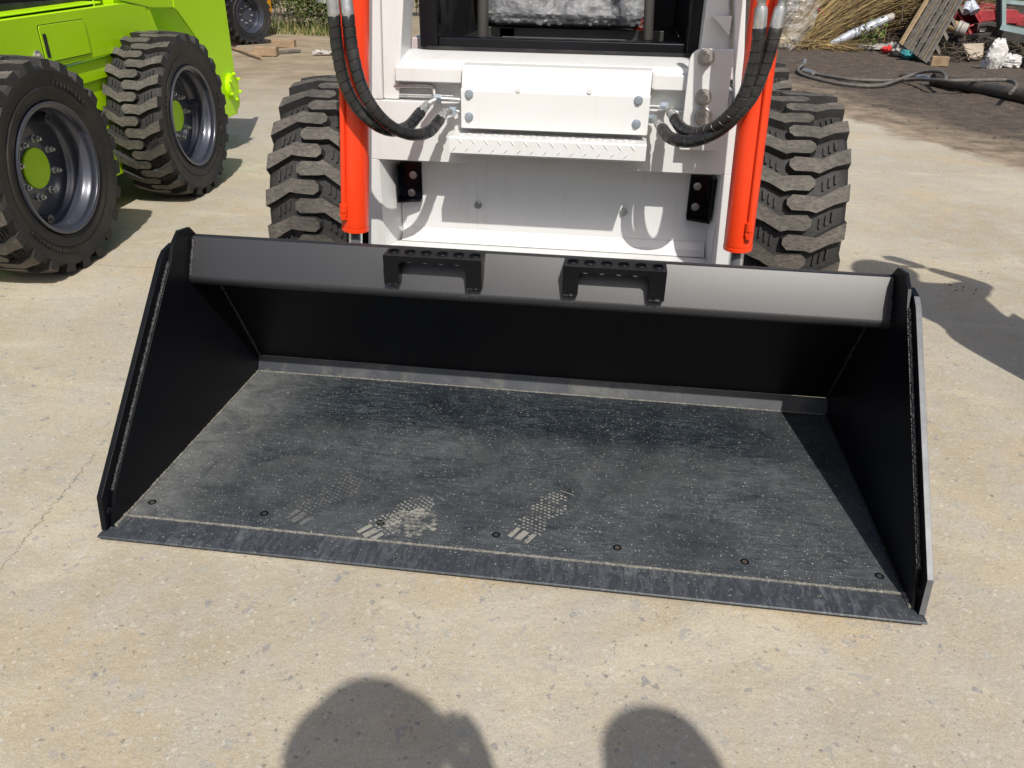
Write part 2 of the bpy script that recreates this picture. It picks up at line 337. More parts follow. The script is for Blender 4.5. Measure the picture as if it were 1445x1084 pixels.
def thing(name, loc, label, cat, group=None):
    o = bpy.data.objects.new(name, None); COL.objects.link(o); o.location = loc; o['_base'] = tuple(loc)
    return tag(o, label, cat, group)
def copy_tree(o, parent=None):
    c = o.copy(); COL.objects.link(c); c.parent = parent
    for ch in list(o.children): copy_tree(ch, c)
    return c
def smooth_path(pts, n=60, rs=None):
    pts = [Vector(p) for p in pts]; out = []
    P = [pts[0]*2-pts[1]]+pts+[pts[-1]*2-pts[-2]]
    segs = len(pts)-1; per = max(2, n//segs)
    for i in range(segs):
        a, b, c, d = P[i:i+4]
        for t in range(per):
            u = t/per
            out.append(.5*((2*b)+(c-a)*u+(2*a-5*b+4*c-d)*u*u+(3*b-a-3*c+d)*u**3))
    out.append(pts[-1]); return out

# ------------------------------------------------------------------ ground, hills
g = MB(); 
def gridplane(x0, x1, y0, y1, nx, ny, f):
    vs = [(x0+(x1-x0)*i/nx, y0+(y1-y0)*j/ny) for j in range(ny+1) for i in range(nx+1)]
    g.add([(x, y, f(x, y)) for x, y in vs], [(j*(nx+1)+i, j*(nx+1)+i+1, (j+1)*(nx+1)+i+1, (j+1)*(nx+1)+i) for j in range(ny) for i in range(nx)])
def gh(x, y):
    d = max(0, min(1, (1.55*x+.5*y-6.4)*.5)) if y > 3 else 0
    z = d*(.030*pnoise(Vector((x*1.7, y*1.7, 0)))+.014*pnoise(Vector((x*7, y*7, 3)))+.006*pnoise(Vector((x*19, y*19, 5))))
    e = max(0, min(1, (y-7)/3)) if x < 1 else 0
    return z+e*.02*pnoise(Vector((x*2, y*2, 9)))
gridplane(-10, 10, 2.5, 18, 330, 260, gh)
for a in ((-250, 250, -200, 2.5), (-250, -10, 2.5, 18), (10, 250, 2.5, 18), (-250, 250, 18, 300)):
    gridplane(*a, 2, 2, lambda x, y: gh(x, y) if abs(x) <= 10 and 2.5 <= y <= 18 else 0)
ground = tag(g.build('ground', 'ground', smooth=60), kind='structure')
def crack(pts, w_, seed):
    P = smooth_path([pZ(x, y, .0008) for x, y in pts], 90); r_ = random.Random(seed); b = MB(); vs = []
    for i, p in enumerate(P):
        t = (P[min(i+1, len(P)-1)]-P[max(i-1, 0)]).normalized(); n_ = Vector((-t.y, t.x, 0)); o_ = n_*r_.gauss(0, .0035); k = w_*r_.uniform(.2, 1.2)
        vs += [p+o_+n_*k, p+o_-n_*k]
    b.add(vs, [(2*i, 2*i+1, 2*i+3, 2*i+2) for i in range(len(P)-1)]); return b.build('crack', 'crackm', ground)
crack([(-40, 850), (20, 780), (60, 730), (110, 672), (135, 640)], .0011, 1)
crack([(-20, 338), (60, 352), (130, 372), (215, 378)], .0012, 2)


# loose grit, real little chips on the concrete
gr = MB()
def chip(b, c, r, mi=0, flat=.5):
    vs = []
    for (x, y, z) in ((1, 0, 0), (0, 1, 0), (-1, 0, 0), (0, -1, 0), (0, 0, 1), (0, 0, -1)):
        k = r*rnd.uniform(.6, 1.2); vs.append((c[0]+x*k, c[1]+y*k, c[2]+z*k*flat))
    b.add(vs, [(0, 1, 4), (1, 2, 4), (2, 3, 4), (3, 0, 4), (1, 0, 5), (2, 1, 5), (3, 2, 5), (0, 3, 5)], mi)
for i in range(700):
    x, y = rnd.uniform(-3, 3), rnd.uniform(-.5, 6)
    if -.9 < x < .95 and -.05 < y < 3: continue
    chip(gr, (x, y, .001), rnd.choice((.0015, .002, .002, .003, .0045)), rnd.choice((0, 1, 1)))
for i in range(3000):
    x = rnd.uniform(1.8, 8); y = rnd.uniform(5, 15)
    if 1.55*x+.5*y < 6.6: continue
    chip(gr, (x, y, gh(x, y)+.004), rnd.choice((.004, .005, .006, .008, .012)), rnd.choice((2, 2, 3, 3, 0)), .4)
tag(gr.build('grit', ['dust', 'zincd', 'soil', 'hosegrey']), 'small loose chips and crumbs of grit scattered on the ground', 'gravel', kind='stuff')

# ------------------------------------------------------------------ bucket
B = thing('loader_bucket', (0, .4, 0), 'wide empty black steel loader bucket lying on the concrete', 'bucket')
W = .80; FZ = .0165
b = MB(); b.prism([(.016, .001), (.010, .006), (.0, .0125), (.0022, .0158), (.0735, .0155), (.0735, .001)], -.82, .82)
b.build('cutting_edge', 'blade', B, bevel=.001)
b = MB(); b.prism([(.0, -.0), (.07, 0), (.07, .0008), (0, .0008)], -.80, .80); del b  # backing under the blade
b = MB(); b.prism([(.0745, .004), (.757, .004), (.757, FZ), (.0745, FZ)], -W, W); fl = b.build('floor_plate', 'floor', B)
b = MB(); b.prism([(.757, .003), (.7575, FZ), (.7775, .057), (.786, .052), (.768, .003)], -W, W); b.build('heel_plate', 'slope', B)
b = MB(); b.prism([(.778, .0575), (.6, .380), (.6, .392), (.786, .054)], -W, W); b.build('back_plate', 'bk', B)
lipf = [(.5400, .488), (.4935, .4075), (.4915, .4025), (.4915, .397), (.4935, .391), (.4975, .386), (.5035, .3825), (.512, .3805), (.522, .379), (.5995, .3795), (.5995, .393), (.561, .488), (.5535, .490), (.5515, .482), (.5475, .482), (.5455, .489)]
b = MB(); b.prism(lipf, -W, W); b.build('top_lip', 'lip', B, smooth=32)
def bead(name, a, c, r, mat, n=None, parent=B, amp=.35):
    a, c = Vector(a), Vector(c); n = n or int((c-a).length/.0032); rr = [r*(1+amp*rnd.uniform(-1, 1)+(.35 if i % 2 else 0)*amp*2) for i in range(n+1)]
    pts = [a.lerp(c, i/n)+Vector((rnd.uniform(-1, 1), rnd.uniform(-1, 1), rnd.uniform(-1, 1)))*r*.18 for i in range(n+1)]
    MB_ = MB(); MB_.tube(pts, rr, 8); return MB_.build(name, mat, parent, smooth=80)
bead('weld_bead', (-.80, .0745, .0160), (.80, .0745, .0160), .0028, 'dustweld')
bead('weld_bead', (-.795, .7575, .0165), (.795, .7575, .0165), .0022, 'dustweld')
bead('weld_bead', (-.80, .5495, .4845), (.80, .5495, .4845), .0032, 'weld')
for sx in (-1, 1):
    x0, x1 = (sx*.8005, sx*.8085)
    wall = [(.034, .001), (.034, .018), (.064, .088), (.431, .462), (.452, .496), (.488, .518), (.536, .512), (.562, .486), (.612, .384), (.800, .05), (.800, .001)]
    b = MB(); b.prism(wall, min(x0, x1), max(x0, x1)); wl = b.build('side_wall', 'bk', B, bevel=.0008)
    x0, x1 = (sx*.8087, sx*.8205)
    strip = [(.021, .0165), (.0306, .0922), (.410, .474), (.433, .488), (.470, .494), (.480, .440), (.11, .055), (.10, .001), (.05, .001)]
    strip[0] = (.019, .017); strip[-1] = (.045, .0165); strip[-2] = (.10, .0165)
    b = MB(); b.prism(strip, min(x0, x1), max(x0, x1))
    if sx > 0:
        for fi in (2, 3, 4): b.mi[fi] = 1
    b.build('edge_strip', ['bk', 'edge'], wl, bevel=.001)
    # right strip's front edge: sun glint put into a paler colour
    bead('weld_bead', (sx*.8062, .063, .0885), (sx*.8062, .430, .4625), .0034, 'weld', parent=wl)
    bead('weld_bead', (sx*.7985, .076, .0175), (sx*.7985, .755, .0175), .0026, 'dustweld' if sx < 0 else 'weld')
    bead('weld_bead', (sx*.798, .7775, .058), (sx*.798, .604, .379), .0035, 'weld')
    bead('weld_bead', (sx*.797, .539, .484), (sx*.797, .494, .405), .0045, 'weld')
    bead('weld_bead', (sx*.800, .036, .0165), (sx*.800, .074, .0165), .004, 'dustweld')
    b = MB(); b.lathe([(0, .0062), (-sx*.0008, .006), (-sx*.0008, .0042), (0, .004), (0, .001)], 16, 'x', (sx*.8086, .042, .052), mis=[0, 0, 1, 1]); b.build('plug_bolt', ['weld', 'phone'], wl)
# floor plug bolts
for (px, py) in ((215, 709), (373, 725), (537, 738), (700, 755), (871, 773), (1051, 793), (1241, 813)):
    p = pZ(px, py, FZ); b = MB(); b.lathe([(0, .0088), (.0012, .0086), (.0012, .0070), (.0002, .0068), (.0002, .0052), (.0008, .005), (.0008, 0)], 20, 'z', (p.x, p.y, FZ), mis=[0, 0, 0, 0, 1, 1])
    b.build('plug_bolt', ['bk', 'rust'], B)
# brackets with six serrated holes
def bracket(x0, x1):
    y0, y1, zt, th = .4785, .5385, .4915, .013
    top = MB(); L = x1-x0; n = 6; cw = L/n; rr = .0112; sg = 16
    for i in range(n):
        cx = x0+cw*(i+.5); cy = (y0+y1)/2; hw, hh = cw/2, (y1-y0)/2
        def sq(a):
            c, s_ = math.cos(a), math.sin(a); k = min(hw/abs(c) if abs(c) > 1e-6 else 9, hh/abs(s_) if abs(s_) > 1e-6 else 9); return (cx+c*k, cy+s_*k)
        angs = sorted(set([2*math.pi*j/sg+.001 for j in range(sg)]+[math.atan2(sy*hh, sx_*hw) % (2*math.pi) for sx_ in (-1, 1) for sy in (-1, 1)]))
        m_ = len(angs); vs = []
        for a in angs: vs.append((*sq(a), zt))
        for a in angs: vs.append((cx+math.cos(a)*(rr+.003), cy+math.sin(a)*(rr+.003), zt))
        for a in angs: vs.append((cx+math.cos(a)*(rr+.0006*(1 if int(a*5) % 2 else -1)), cy+math.sin(a)*rr, zt+.0028))
        for a in angs: vs.append((cx+math.cos(a)*rr, cy+math.sin(a)*rr, zt-th))
        for a in angs: vs.append((*sq(a), zt-th))
        fs = []
        for r_ in range(4):
            fs += [(r_*m_+j, r_*m_+(j+1) % m_, (r_+1)*m_+(j+1) % m_, (r_+1)*m_+j) for j in range(m_)]
        top.add(vs, fs)
    for (ya, yb) in ((y0, y0), (y1, y1)): top.add([(x0, ya, zt), (x1, ya, zt), (x1, ya, zt-th), (x0, ya, zt-th)], [(0, 1, 2, 3)])
    for xa in (x0, x1): top.add([(xa, y0, zt), (xa, y1, zt), (xa, y1, zt-th), (xa, y0, zt-th)], [(0, 1, 2, 3)])
    t = top.build('step_bracket', 'bk', B)
    for (a, c, s_) in ((x0, x0+.034, 1), (x1-.036, x1, -1)):
        l = MB(); ztop = zt-th-.0003
        inner = c if s_ > 0 else a; fil = .006*s_
        l.prism([(a, .424), (c, .424), (c, ztop-.008) if s_ > 0 else (c, ztop), (inner+fil, ztop) if s_ > 0 else (a+fil, ztop), (a, ztop) if s_ > 0 else (a, ztop-.008)], y0+.0004, .518, 'y')
        l.add([], [])
        l.box(a, c, .518, .5365, .478-.0004, .4782)
        l.build('leg', 'bk', t, bevel=.0012)
        bead('weld_bead', (a+.002, y0+.004, .4235), (c-.002, y0+.004, .4235), .0035, 'weld', parent=t)
    return t
bracket(-.3165, -.092); bracket(.090, .3145)
# boot and tyre prints in dust (flat prints)
def print_boot(px, py, ang, s, mat, full=True):
    c = pZ(px, py, FZ+.0004); b = MB(); M = Matrix.Translation(c) @ Matrix.Rotation(ang, 4, 'Z')
    def q(x, y, w_, h_, sk=0):
        vs = [M @ Vector((x+(sk if k > 1 else 0)+dx*w_*rnd.uniform(.8, 1.1), y+dy*h_*rnd.uniform(.8, 1.1), 0)) for k, (dx, dy) in enumerate(((-1, -1), (1, -1), (1, 1), (-1, 1)))]
        b.add(vs, [(0, 1, 2, 3)])
    for i in range(7):
        for j in range(16):
            x = (i-3+.5*(j % 2))*.0105*s; y = (j-5)*.010*s
            wv = .040*s*(1-.45*math.exp(-((j-5.5)/2.4)**2)) if j < 9 else .036*s*math.sqrt(max(0, 1-((j-9)/7)**2))+.004
            if abs(x) < wv and rnd.random() < .93: q(x, y, .0034*s, .0024*s)
    for i in (-1, 0, 1): q(i*.020*s, -.075*s, .0055*s*(1.4 if i == 0 else 1), .018*s, .002)
    if full: q(.012*s, .118*s, .02*s, .001*s)
    return b.build('boot_print', mat, fl, off=B['_base'])
tag(print_boot(760, 730, R(-24), .95, 'print'), kind='stuff')
tag(print_boot(458, 705, R(-26), 1.0, 'printf', False), kind='stuff')
tag(print_boot(560, 730, R(-36), .95, 'print'), kind='stuff')
b = MB(); c0 = pZ(583, 737, FZ+.0007); M = Matrix.Translation(c0) @ Matrix.Rotation(R(-14), 4, 'Z')
for i in range(-5, 6):
    for j in range(-4, 5):
        x = i*.0125+(.006 if j % 2 else 0); y = j*.0115+.004*math.sin(i*1.1)
        if (x/.055)**2+(y/.048)**2 < 1+rnd.uniform(-.15, .1) and rnd.random() < .9:
            h_ = .0048; ww = .0056
            b.add([M @ Vector((x+dx*ww+dy*.0015, y+dy*h_+rnd.uniform(-.0006, .0006), 0)) for dx, dy in ((-1, -1), (1, -1), (1, 1), (-1, 1))], [(0, 1, 2, 3)])
tag(b.build('tread_print', 'print', fl, off=B['_base']), kind='stuff')
# crumbs on the floor and blade
b = MB()
for i in range(420):
    x, y = rnd.uniform(-.79, .79), rnd.uniform(.08, .75)
    chip(b, (x, y, FZ+.0005), rnd.choice((.0007, .001, .001, .0014, .002)), 0, .4)
for i in range(90): chip(b, (rnd.uniform(-.75, .75), rnd.uniform(.015, .07), .0160), rnd.choice((.0008, .0012, .0022)), 0, .4)
tag(b.build('dust_crumb', 'dust', B), kind='stuff')

# ------------------------------------------------------------------ wheels (axle along local x, outer face +x)
def lug_tyre_mesh():
    b = MB()
    prof = [(.098, .232), (.112, .236), (.117, .244), (.118, .262), (.1225, .268), (.1225, .280), (.1185, .284), (.124, .312), (.1255, .330), (.1295, .336), (.1295, .342), (.124, .346), (.118, .352), (.09, .3585), (.045, .361), (0, .362)]
    full = prof+[(-x, r) for x, r in prof[::-1][1:]]
    nn = len(full)-1; mis = [1 if (i < 12 or i > nn-13) else 0 for i in range(nn)]
    b.lathe(full, 96, 'x', mis=mis)
    NL = 23; da = 2*math.pi/NL; hw = .127
    out = [(-.27, -.07), (-.16, -.20), (.20, -.20), (.34, -.245), (.68, -.02), (1.0, .12), (1.0, .56), (.74, .40), (.40, .14), (.22, .17), (-.16, .19), (-.27, .08)]
    for side in (1, -1):
        for k in range(NL):
            a0 = (k+(.5 if side < 0 else 0))*da; top = []; bot = []
            cu, cs = .35, .06
            for (u, s_) in out:
                rr = .3855-.010*abs(u)**3
                a = a0+s_*da; x = side*u*hw*1.0
                top.append((x, -math.cos(a)*rr, math.sin(a)*rr))
                u2 = cu+(u-cu)*1.06 if u < .9 else 1.028; s2 = cs+(s_-cs)*1.18; rb = .350 if u < .9 else .338
                a = a0+s2*da; bot.append((side*u2*hw, -math.cos(a)*rb, math.sin(a)*rb))
            n = len(out)
            b.add(top+bot, [tuple(range(n))], 2)
            b.add(top+bot, [(i, (i+1) % n, (i+1) % n+n, i+n) for i in range(n)], 0)
            for (u, s_) in ((.48, .50), (.60, .60), (.72, .70)):
                q = []
                for du, ds in ((-.022, -.13), (.022, -.13), (.022, .13), (-.022, .13)):
                    for rr in (.366, .35):
                        a = a0+(s_+ds)*da; q.append((side*(u+du)*hw, -math.cos(a)*rr, math.sin(a)*rr))
                b.add(q, [(0, 2, 4, 6), (0, 1, 3, 2), (2, 3, 5, 4), (4, 5, 7, 6), (6, 7, 1, 0)], 0)
    # raised moulded characters on the outer sidewall (too worn to read), and small marks
    for (r0, a_s, a_e, hgt, step) in ((.300, R(196), R(246), .016, R(3.1)), (.300, R(25), R(62), .018, R(4.2))):
        a = a_s
        while a < a_e:
            for t in range(rnd.choice((1, 2, 2, 3))):
                aa = a+t*R(.95); q = []
                for (dr, dw) in ((-.5, -1), (.5, -1), (.5, 1), (-.5, 1)):
                    for xx in (.1275, .119): ang = aa+dw*.0022/r0; r_ = r0+dr*hgt*rnd.uniform(.6, 1); q.append((xx-.0035+.002, math.cos(ang)*r_, math.sin(ang)*r_))
                b.add(q, [(0, 2, 4, 6), (0, 1, 3, 2), (2, 3, 5, 4), (4, 5, 7, 6), (6, 7, 1, 0)], 1)
            a += step
    return b.mesh('tyre', ['rub', 'side', 'rubtop'], smooth=38)
def make_wheel():
    """disc mesh with tyre, rim, hub_cap, wheel_nuts as sub-parts"""
    b = MB(); b.lathe([(-.01, 0.01), (-.01, .205), (.012, .205), (.018, .17), (.020, .08), (.020, 0.001)], 48, 'x'); 
    wd = b.build('wheel', 'rim', smooth=30)
    ty = bpy.data.objects.new('tyre', lug_tyre_mesh()); COL.objects.link(ty); ty.parent = wd
    b = MB(); b.lathe([(.121, .222), (.1235, .228), (.123, .234), (.117, .2355), (.109, .232), (.104, .222), (.102, .214), (.088, .211), (.080, .203), (.062, .200), (.055, .204), (.036, .203), (.028, .196), (.016, .190),
                       (-.02, .188), (-.03, .20), (-.10, .214), (-.12, .234), (-.123, .228), (-.098, .206), (-.02, .18), (.012, .186), (.026, .191), (.036, .198), (.053, .199), (.060, .195), (.078, .198), (.088, .206), (.102, .209), (.107, .216)][:14], 72, 'x')
    b.lathe([(-.01, .19), (-.03, .20), (-.10, .214), (-.118, .234), (-.123, .228), (-.1, .205)], 48, 'x')
    b.build('rim', 'rim', wd, smooth=40, off=(0, 0, 0))
    b = MB(); b.lathe([(.0203, .0735), (.0265, .0735), (.0285, .0715), (.0285, .002), (.0275, .0005)], 40, 'x'); b.build('hub_cap', 'lime', wd, smooth=30, off=(0, 0, 0))
    for k in range(8):
        a = k*math.pi/4+.2; c = Vector((0, math.cos(a)*.104, math.sin(a)*.104))
        b = MB(); b.cyl(c+Vector((.020, 0, 0)), c+Vector((.024, 0, 0)), .0135, 14); b.cyl(c+Vector((.024, 0, 0)), c+Vector((.040, 0, 0)), .0105, 6); b.cyl(c+Vector((.040, 0, 0)), c+Vector((.050, 0, 0)), .0062, 10)
        b.build('wheel_nut', 'zinc', wd, smooth=35, off=(0, 0, 0))
    for a in (.75, -2.1):    # valve guards on the rim
        c = Vector((.045, math.cos(a)*.185, math.sin(a)*.185)); b = MB(); b.cyl(c-Vector((.03, 0, 0)), c+Vector((.012, 0, 0)), .022, 16, .019); b.cyl(c+Vector((.012, 0, 0)), c+Vector((.02, 0, 0)), .004, 8); b.build('valve_guard', 'rim', wd, smooth=35, off=(0, 0, 0))
    return wd
wheel0 = make_wheel()
used = [False]
def place_wheel(parent, world, rz, spin):
    o = wheel0 if not used[0] else copy_tree(wheel0)
    used[0] = True
    o.parent = parent; o.location = Vector(world)-Vector(parent.location)
    o.rotation_euler = (Matrix.Rotation(rz, 4, 'Z') @ Matrix.Rotation(spin, 4, 'X')).to_euler()
    return o

# ------------------------------------------------------------------ white skid steer loader
Lr = thing('skid_steer_loader', (0, 1.8, 0), 'white skid steer loader with red lift cylinders behind the bucket', 'skid loader')
YF, YR = .985, 1.08
def hexbolt(parent, c, nrm, r=.0095, name='bolt', mat='zinc', h=.008, washer=True):
    c = Vector(c); n_ = Vector(nrm).normalized(); b = MB()
    if washer: b.cyl(c, c+n_*.002, r*1.35, 18)
    b.cyl(c+n_*.002, c+n_*(.002+h), r, 6 if mat != 'zincd' else 20)
    b.cyl(c+n_*(.002+h), c+n_*(.003+h), r*.6, 12)
    o = b.build(name, mat, parent, smooth=35); return o
# lower front plate as a frame around the recess
fr = MB()
OL, OR_, ZT, ZB = -.445, .458, .588, .335       # opening
def px_l(z): return -.5145+(z-.341)*.073         # outer left edge leans in
def px_r(z): return .542-(z-.352)*.118
zt = .745
fr.prism([(px_l(.12), .12), (px_r(.12), .12), (px_r(ZB), ZB), (px_l(ZB), ZB)], YF, YR+.03, 'y')
fr.prism([(px_l(ZT), ZT), (px_r(ZT), ZT), (px_r(zt), zt), (px_l(zt), zt)], YF, YR+.03, 'y')
fr.prism([(px_l(ZB), ZB), (-.470, ZB), (-.470, ZT), (px_l(ZT), ZT)], YF, YR+.03, 'y')
fr.prism([(.470, ZB), (px_r(ZB), ZB), (px_r(ZT), ZT), (.470, ZT)], YF, YR+.03, 'y')
# chamfered inner sides
fr.hexa([(-.470, YF, ZB), (-.470, YF, ZT), (-.470, YR+.03, ZT), (-.470, YR+.03, ZB)], [(-.466, YF+.002, ZB), (-.466, YF+.002, ZT), (-.434, YR, ZT), (-.434, YR, ZB)])
fr.hexa([(.470, YF, ZB), (.470, YF, ZT), (.470, YR+.03, ZT), (.470, YR+.03, ZB)], [(.466, YF+.002, ZB), (.466, YF+.002, ZT), (.461, YR, ZT), (.461, YR, ZB)])
front = fr.build('front_plate', 'wh', Lr, bevel=.004)
b = MB(); b.box(-.469, -.2072, YR, YR+.001, .336, .587); b.box(-.2066, .2166, YR, YR+.001, .336, .587); b.box(.2172, .469, YR, YR+.001, .336, .587)
b.box(-.469, .469, YR+.0012, YR+.014, .336, .587); b.build('recess_panel', 'wh', Lr)
b = MB(); b.prism([(YR-.0005, .337), (YR-.0005, .374), (YR-.012, .352), (YR-.03, .337)], -.432, .459); b.build('recess_ledge', 'wh', Lr, bevel=.002)
bead('weld_bead', (-.430, YR-.001, .345), (-.430, YR-.001, .58), .003, 'wh', parent=Lr)
for (px, py) in ((675, 289), (880, 299)):
    hexbolt(Lr, pY(px, py, YR), (0, -1, 0), .0085)
# upper channel, crossbar, top strip
b = MB(); b.box(-.452, .47, 1.018, 1.10, zt+.0005, .7935); b.build('channel_plate', 'wh', Lr)
b = MB(); b.box(-.405, -.2225, YF-.010, 1.06, .794, .831); b.build('cross_bar', 'wh', Lr, bevel=.004); b = MB(); b.box(.2605, .352, YF-.008, 1.06, .794, .832); b.build('cross_bar', 'wh', Lr, bevel=.004)
b = MB(); b.prism([(1.001, .8), (.999, .835), (1.006, .846), (1.075, .862), (1.125, .862), (1.125, .8)], -.418, .372); b.build('sill_plate', 'wh', Lr, bevel=.004)
# cover plate
b = MB(); b.prism([(.930, .691), (.930, .784), (.9345, .789), (.9415, .789), (.9560, .842), (.998, .845), (.998, .842-.006), (.960, .836), (.9425, .783), (.936, .782), (.936, .691)], -.2215, .2600)
b.prism([(.9365, .700), (.9365, .785), (.9585, .832), (1.017, .832), (1.017, .700)], -.2185, -.2125); b.prism([(.9365, .700), (.9365, .785), (.9585, .832), (1.017, .832), (1.017, .700)], .251, .257)
b.box(-.2125, .251, .9365, .941, .694, .70)
cov = b.build('cover_plate', 'wh', Lr, bevel=.0025)
for (px, py) in ((662, 133), (662, 165), (901, 142), (898, 175)): hexbolt(cov, pY(px, py, .930), (0, -1, 0), .0085, 'screw', 'blue_zinc', .005)
for (px, py) in ((731, 127), (832, 129)):
    b = MB(); b.disc(pY(px, py, .9305), (0, -1, 0), .0065, .003, 16); b.build('plug', 'wh', cov, bevel=.001)
b = MB(); b.box(.2605, .268, .955, 1.0, .80, .838); b.build('end_tab', 'wh', cov, bevel=.002)
# diamond plate step
sz0, sz1, sy0, sy1, sx0, sx1 = .6365, .6765, .886, .984, -.2450, .2600
b = MB(); b.prism([(sy0, sz0), (sy0, sz1-.003), (sy0+.003, sz1), (sy1, sz1), (sy1, sz1-.006), (sy0+.007, sz1-.006), (sy0+.006, sz0)], sx0, sx1)
b.hexa([(sx0, sy0+.0002, sz0), (sx1, sy0+.0002, sz0), (sx1, sy0+.006, sz0), (sx0, sy0+.006, sz0)], [(sx0+.003, sy0+.055, sz0-.016), (sx1-.006, sy0+.055, sz0-.016), (sx1-.006, sy0+.058, sz0-.012), (sx0+.003, sy0+.058, sz0-.012)])
b.box(sx0, sx0+.006, sy0+.0075, sy1, sz0+.004, sz1-.0065); b.box(sx1-.006, sx1, sy0+.0075, sy1, sz0+.004, sz1-.0065)
def loz(b, c, ua, va, na, ang, L=.0125, w_=.0032, h=.0016):
    c, ua, va, na = map(Vector, (c, ua, va, na)); d = ua*math.cos(ang)+va*math.sin(ang); e = ua*-math.sin(ang)+va*math.cos(ang)
    b.add([c+d*L, c+e*w_, c-d*L, c-e*w_, c+d*L*.55+na*h, c-d*L*.55+na*h], [(0, 1, 4), (1, 2, 5), (1, 5, 4), (2, 3, 5), (3, 0, 4), (3, 4, 5), (0, 3, 2, 1)])
i = 0; x = sx0+.012
while x < sx1-.027:
    for j, z in enumerate((sz0+.010, sz0+.030)): loz(b, (x+j*.017, sy0-.0001, z), (1, 0, 0), (0, 0, 1), (0, -1, 0), R(-50) if j else R(50), .0105, .0024)
    for j, y in enumerate((.900, .918, .936, .954, .972)): loz(b, (x+(j % 2)*.017, y, sz1+.0001), (1, 0, 0), (0, 1, 0), (0, 0, 1), R(50) if j % 2 else R(-50), .0095, .0024)
    x += .034; i += 1
b.build('step_plate', 'wh', Lr, smooth=25)
# black corner brackets with two bolts
for (x0, x1, bolts, sgn) in ((-.4325, -.3675, ((583, 247), (581, 272)), 1), (.395, .4585, ((984, 263), (981, 292)), -1)):
    b = MB()
    if sgn > 0: out_ = [(x0, YR-.055), (x0+.007, YR-.057), (x0+.010, YR-.010), (x1, YR-.010), (x1, YR-.0015), (x0, YR-.0015)]
    else: out_ = [(x1, YR-.055), (x1-.007, YR-.057), (x1-.010, YR-.010), (x0, YR-.010), (x0, YR-.0015), (x1, YR-.0015)]
    za, zb = (.462, .566) if sgn > 0 else (.448, .566)
    b.prism(out_, za, zb, 'z')
    if sgn > 0: b.prism([(x0, YR-.055), (x1, YR-.030), (x1, YR-.0015), (x0, YR-.0015)], za-.006, za-.0002, 'z')
    else: b.prism([(x1, YR-.055), (x0, YR-.030), (x0, YR-.0015), (x1, YR-.0015)], za-.006, za-.0002, 'z')
    br = b.build('corner_bracket', 'cab', Lr, bevel=.003)
    for p in bolts: hexbolt(br, pY(*p, YR-.0105), (0, -1, 0), .0082, 'bolt', 'zinc', .008)
# posts above the plate (lift tower), left and right
def pst(name, poly, y0, y1, bev=.004): b = MB(); b.prism(poly, y0, y1, 'y'); return b.build(name, 'wh', Lr, bevel=bev)
pst('tower_post', [(px_l(.7455), .7455), (-.446, .7455), (-.437, .99), (-.425, 1.30), (px_l(1.3), 1.30)], YF, YF+.035)
pst('tower_plate', [(-.4455, .746), (-.404, .746), (-.378, .99), (-.345, 1.30), (-.4245, 1.30), (-.4365, .99)], YF+.012, YF+.12)
pst('tower_post', [(.4755, .7455), (px_r(.7455), .7455), (px_r(1.30), 1.30), (.40, 1.30), (.452, .90)], YF-.004, YF+.035)
pst('tower_plate', [(.375, .8625), (.4515, .8625), (.43, 1.0), (.40, 1.30), (.36, 1.30), (.375, 1.0)], YF+.02, YF+.10)
b = MB(); b.prism([(.390, .968), (.437, .968), (.437, .925)], YF-.003, YF+.018, 'y'); b.build('gusset', 'wh', Lr, bevel=.001)
# pin plate
def rounded(x0, x1, z0, z1, r, corners):
    pts = []
    for (cx, cz, a0, on) in ((x0, z0, 180, 'bl' in corners), (x1, z0, 270, 'br' in corners), (x1, z1, 0, 'tr' in corners), (x0, z1, 90, 'tl' in corners)):
        if not on: pts.append((cx, cz)); continue
        ox = cx+(r if cx == x0 else -r); oz = cz+(r if cz == z0 else -r)
        for k in range(7): a = R(a0+90*k/6); pts.append((ox+math.cos(a)*r, oz+math.sin(a)*r))
    return pts
pp = MB(); pl = [((x-.003*((.9-z)/.25)*-1) if x > .4 else x, z) for x, z in rounded(.3465, .450, .655, .897, .030, ('tl',))]
pp.prism(pl, .952, .9645, 'y'); pin_plate = pp.build('pin_plate', 'wh', Lr, bevel=.002)
for (px, py, r_, h_) in ((997, 82, .013, .022), (993, 139, .0135, .02)):
    c = pY(px, py, .935); c.y = .9515; b = MB(); b.cyl(c, c-Vector((0, .003, 0)), .0205, 24); b.cyl(c-Vector((0, .003, 0)), c-Vector((0, .014, 0)), .0165, 6); b.cyl(c-Vector((0, .014, 0)), c-Vector((0, .014+h_*.6, 0)), .0115, 20, .0100)
    b.build('pin', 'zincd', pin_plate, smooth=30)
c = pY(993, 165, .94); c.y = .9515; b = MB(); b.lathe([(0, .0215), (-.010, .0215), (-.012, .019), (-.012, .016), (-.0105, .0155), (-.0105, .012), (-.0125, .0115), (-.0125, .0065), (-.011, .006), (-.0115, 0)], 32, 'y', c); b.build('pin', 'zincd', pin_plate, smooth=25)
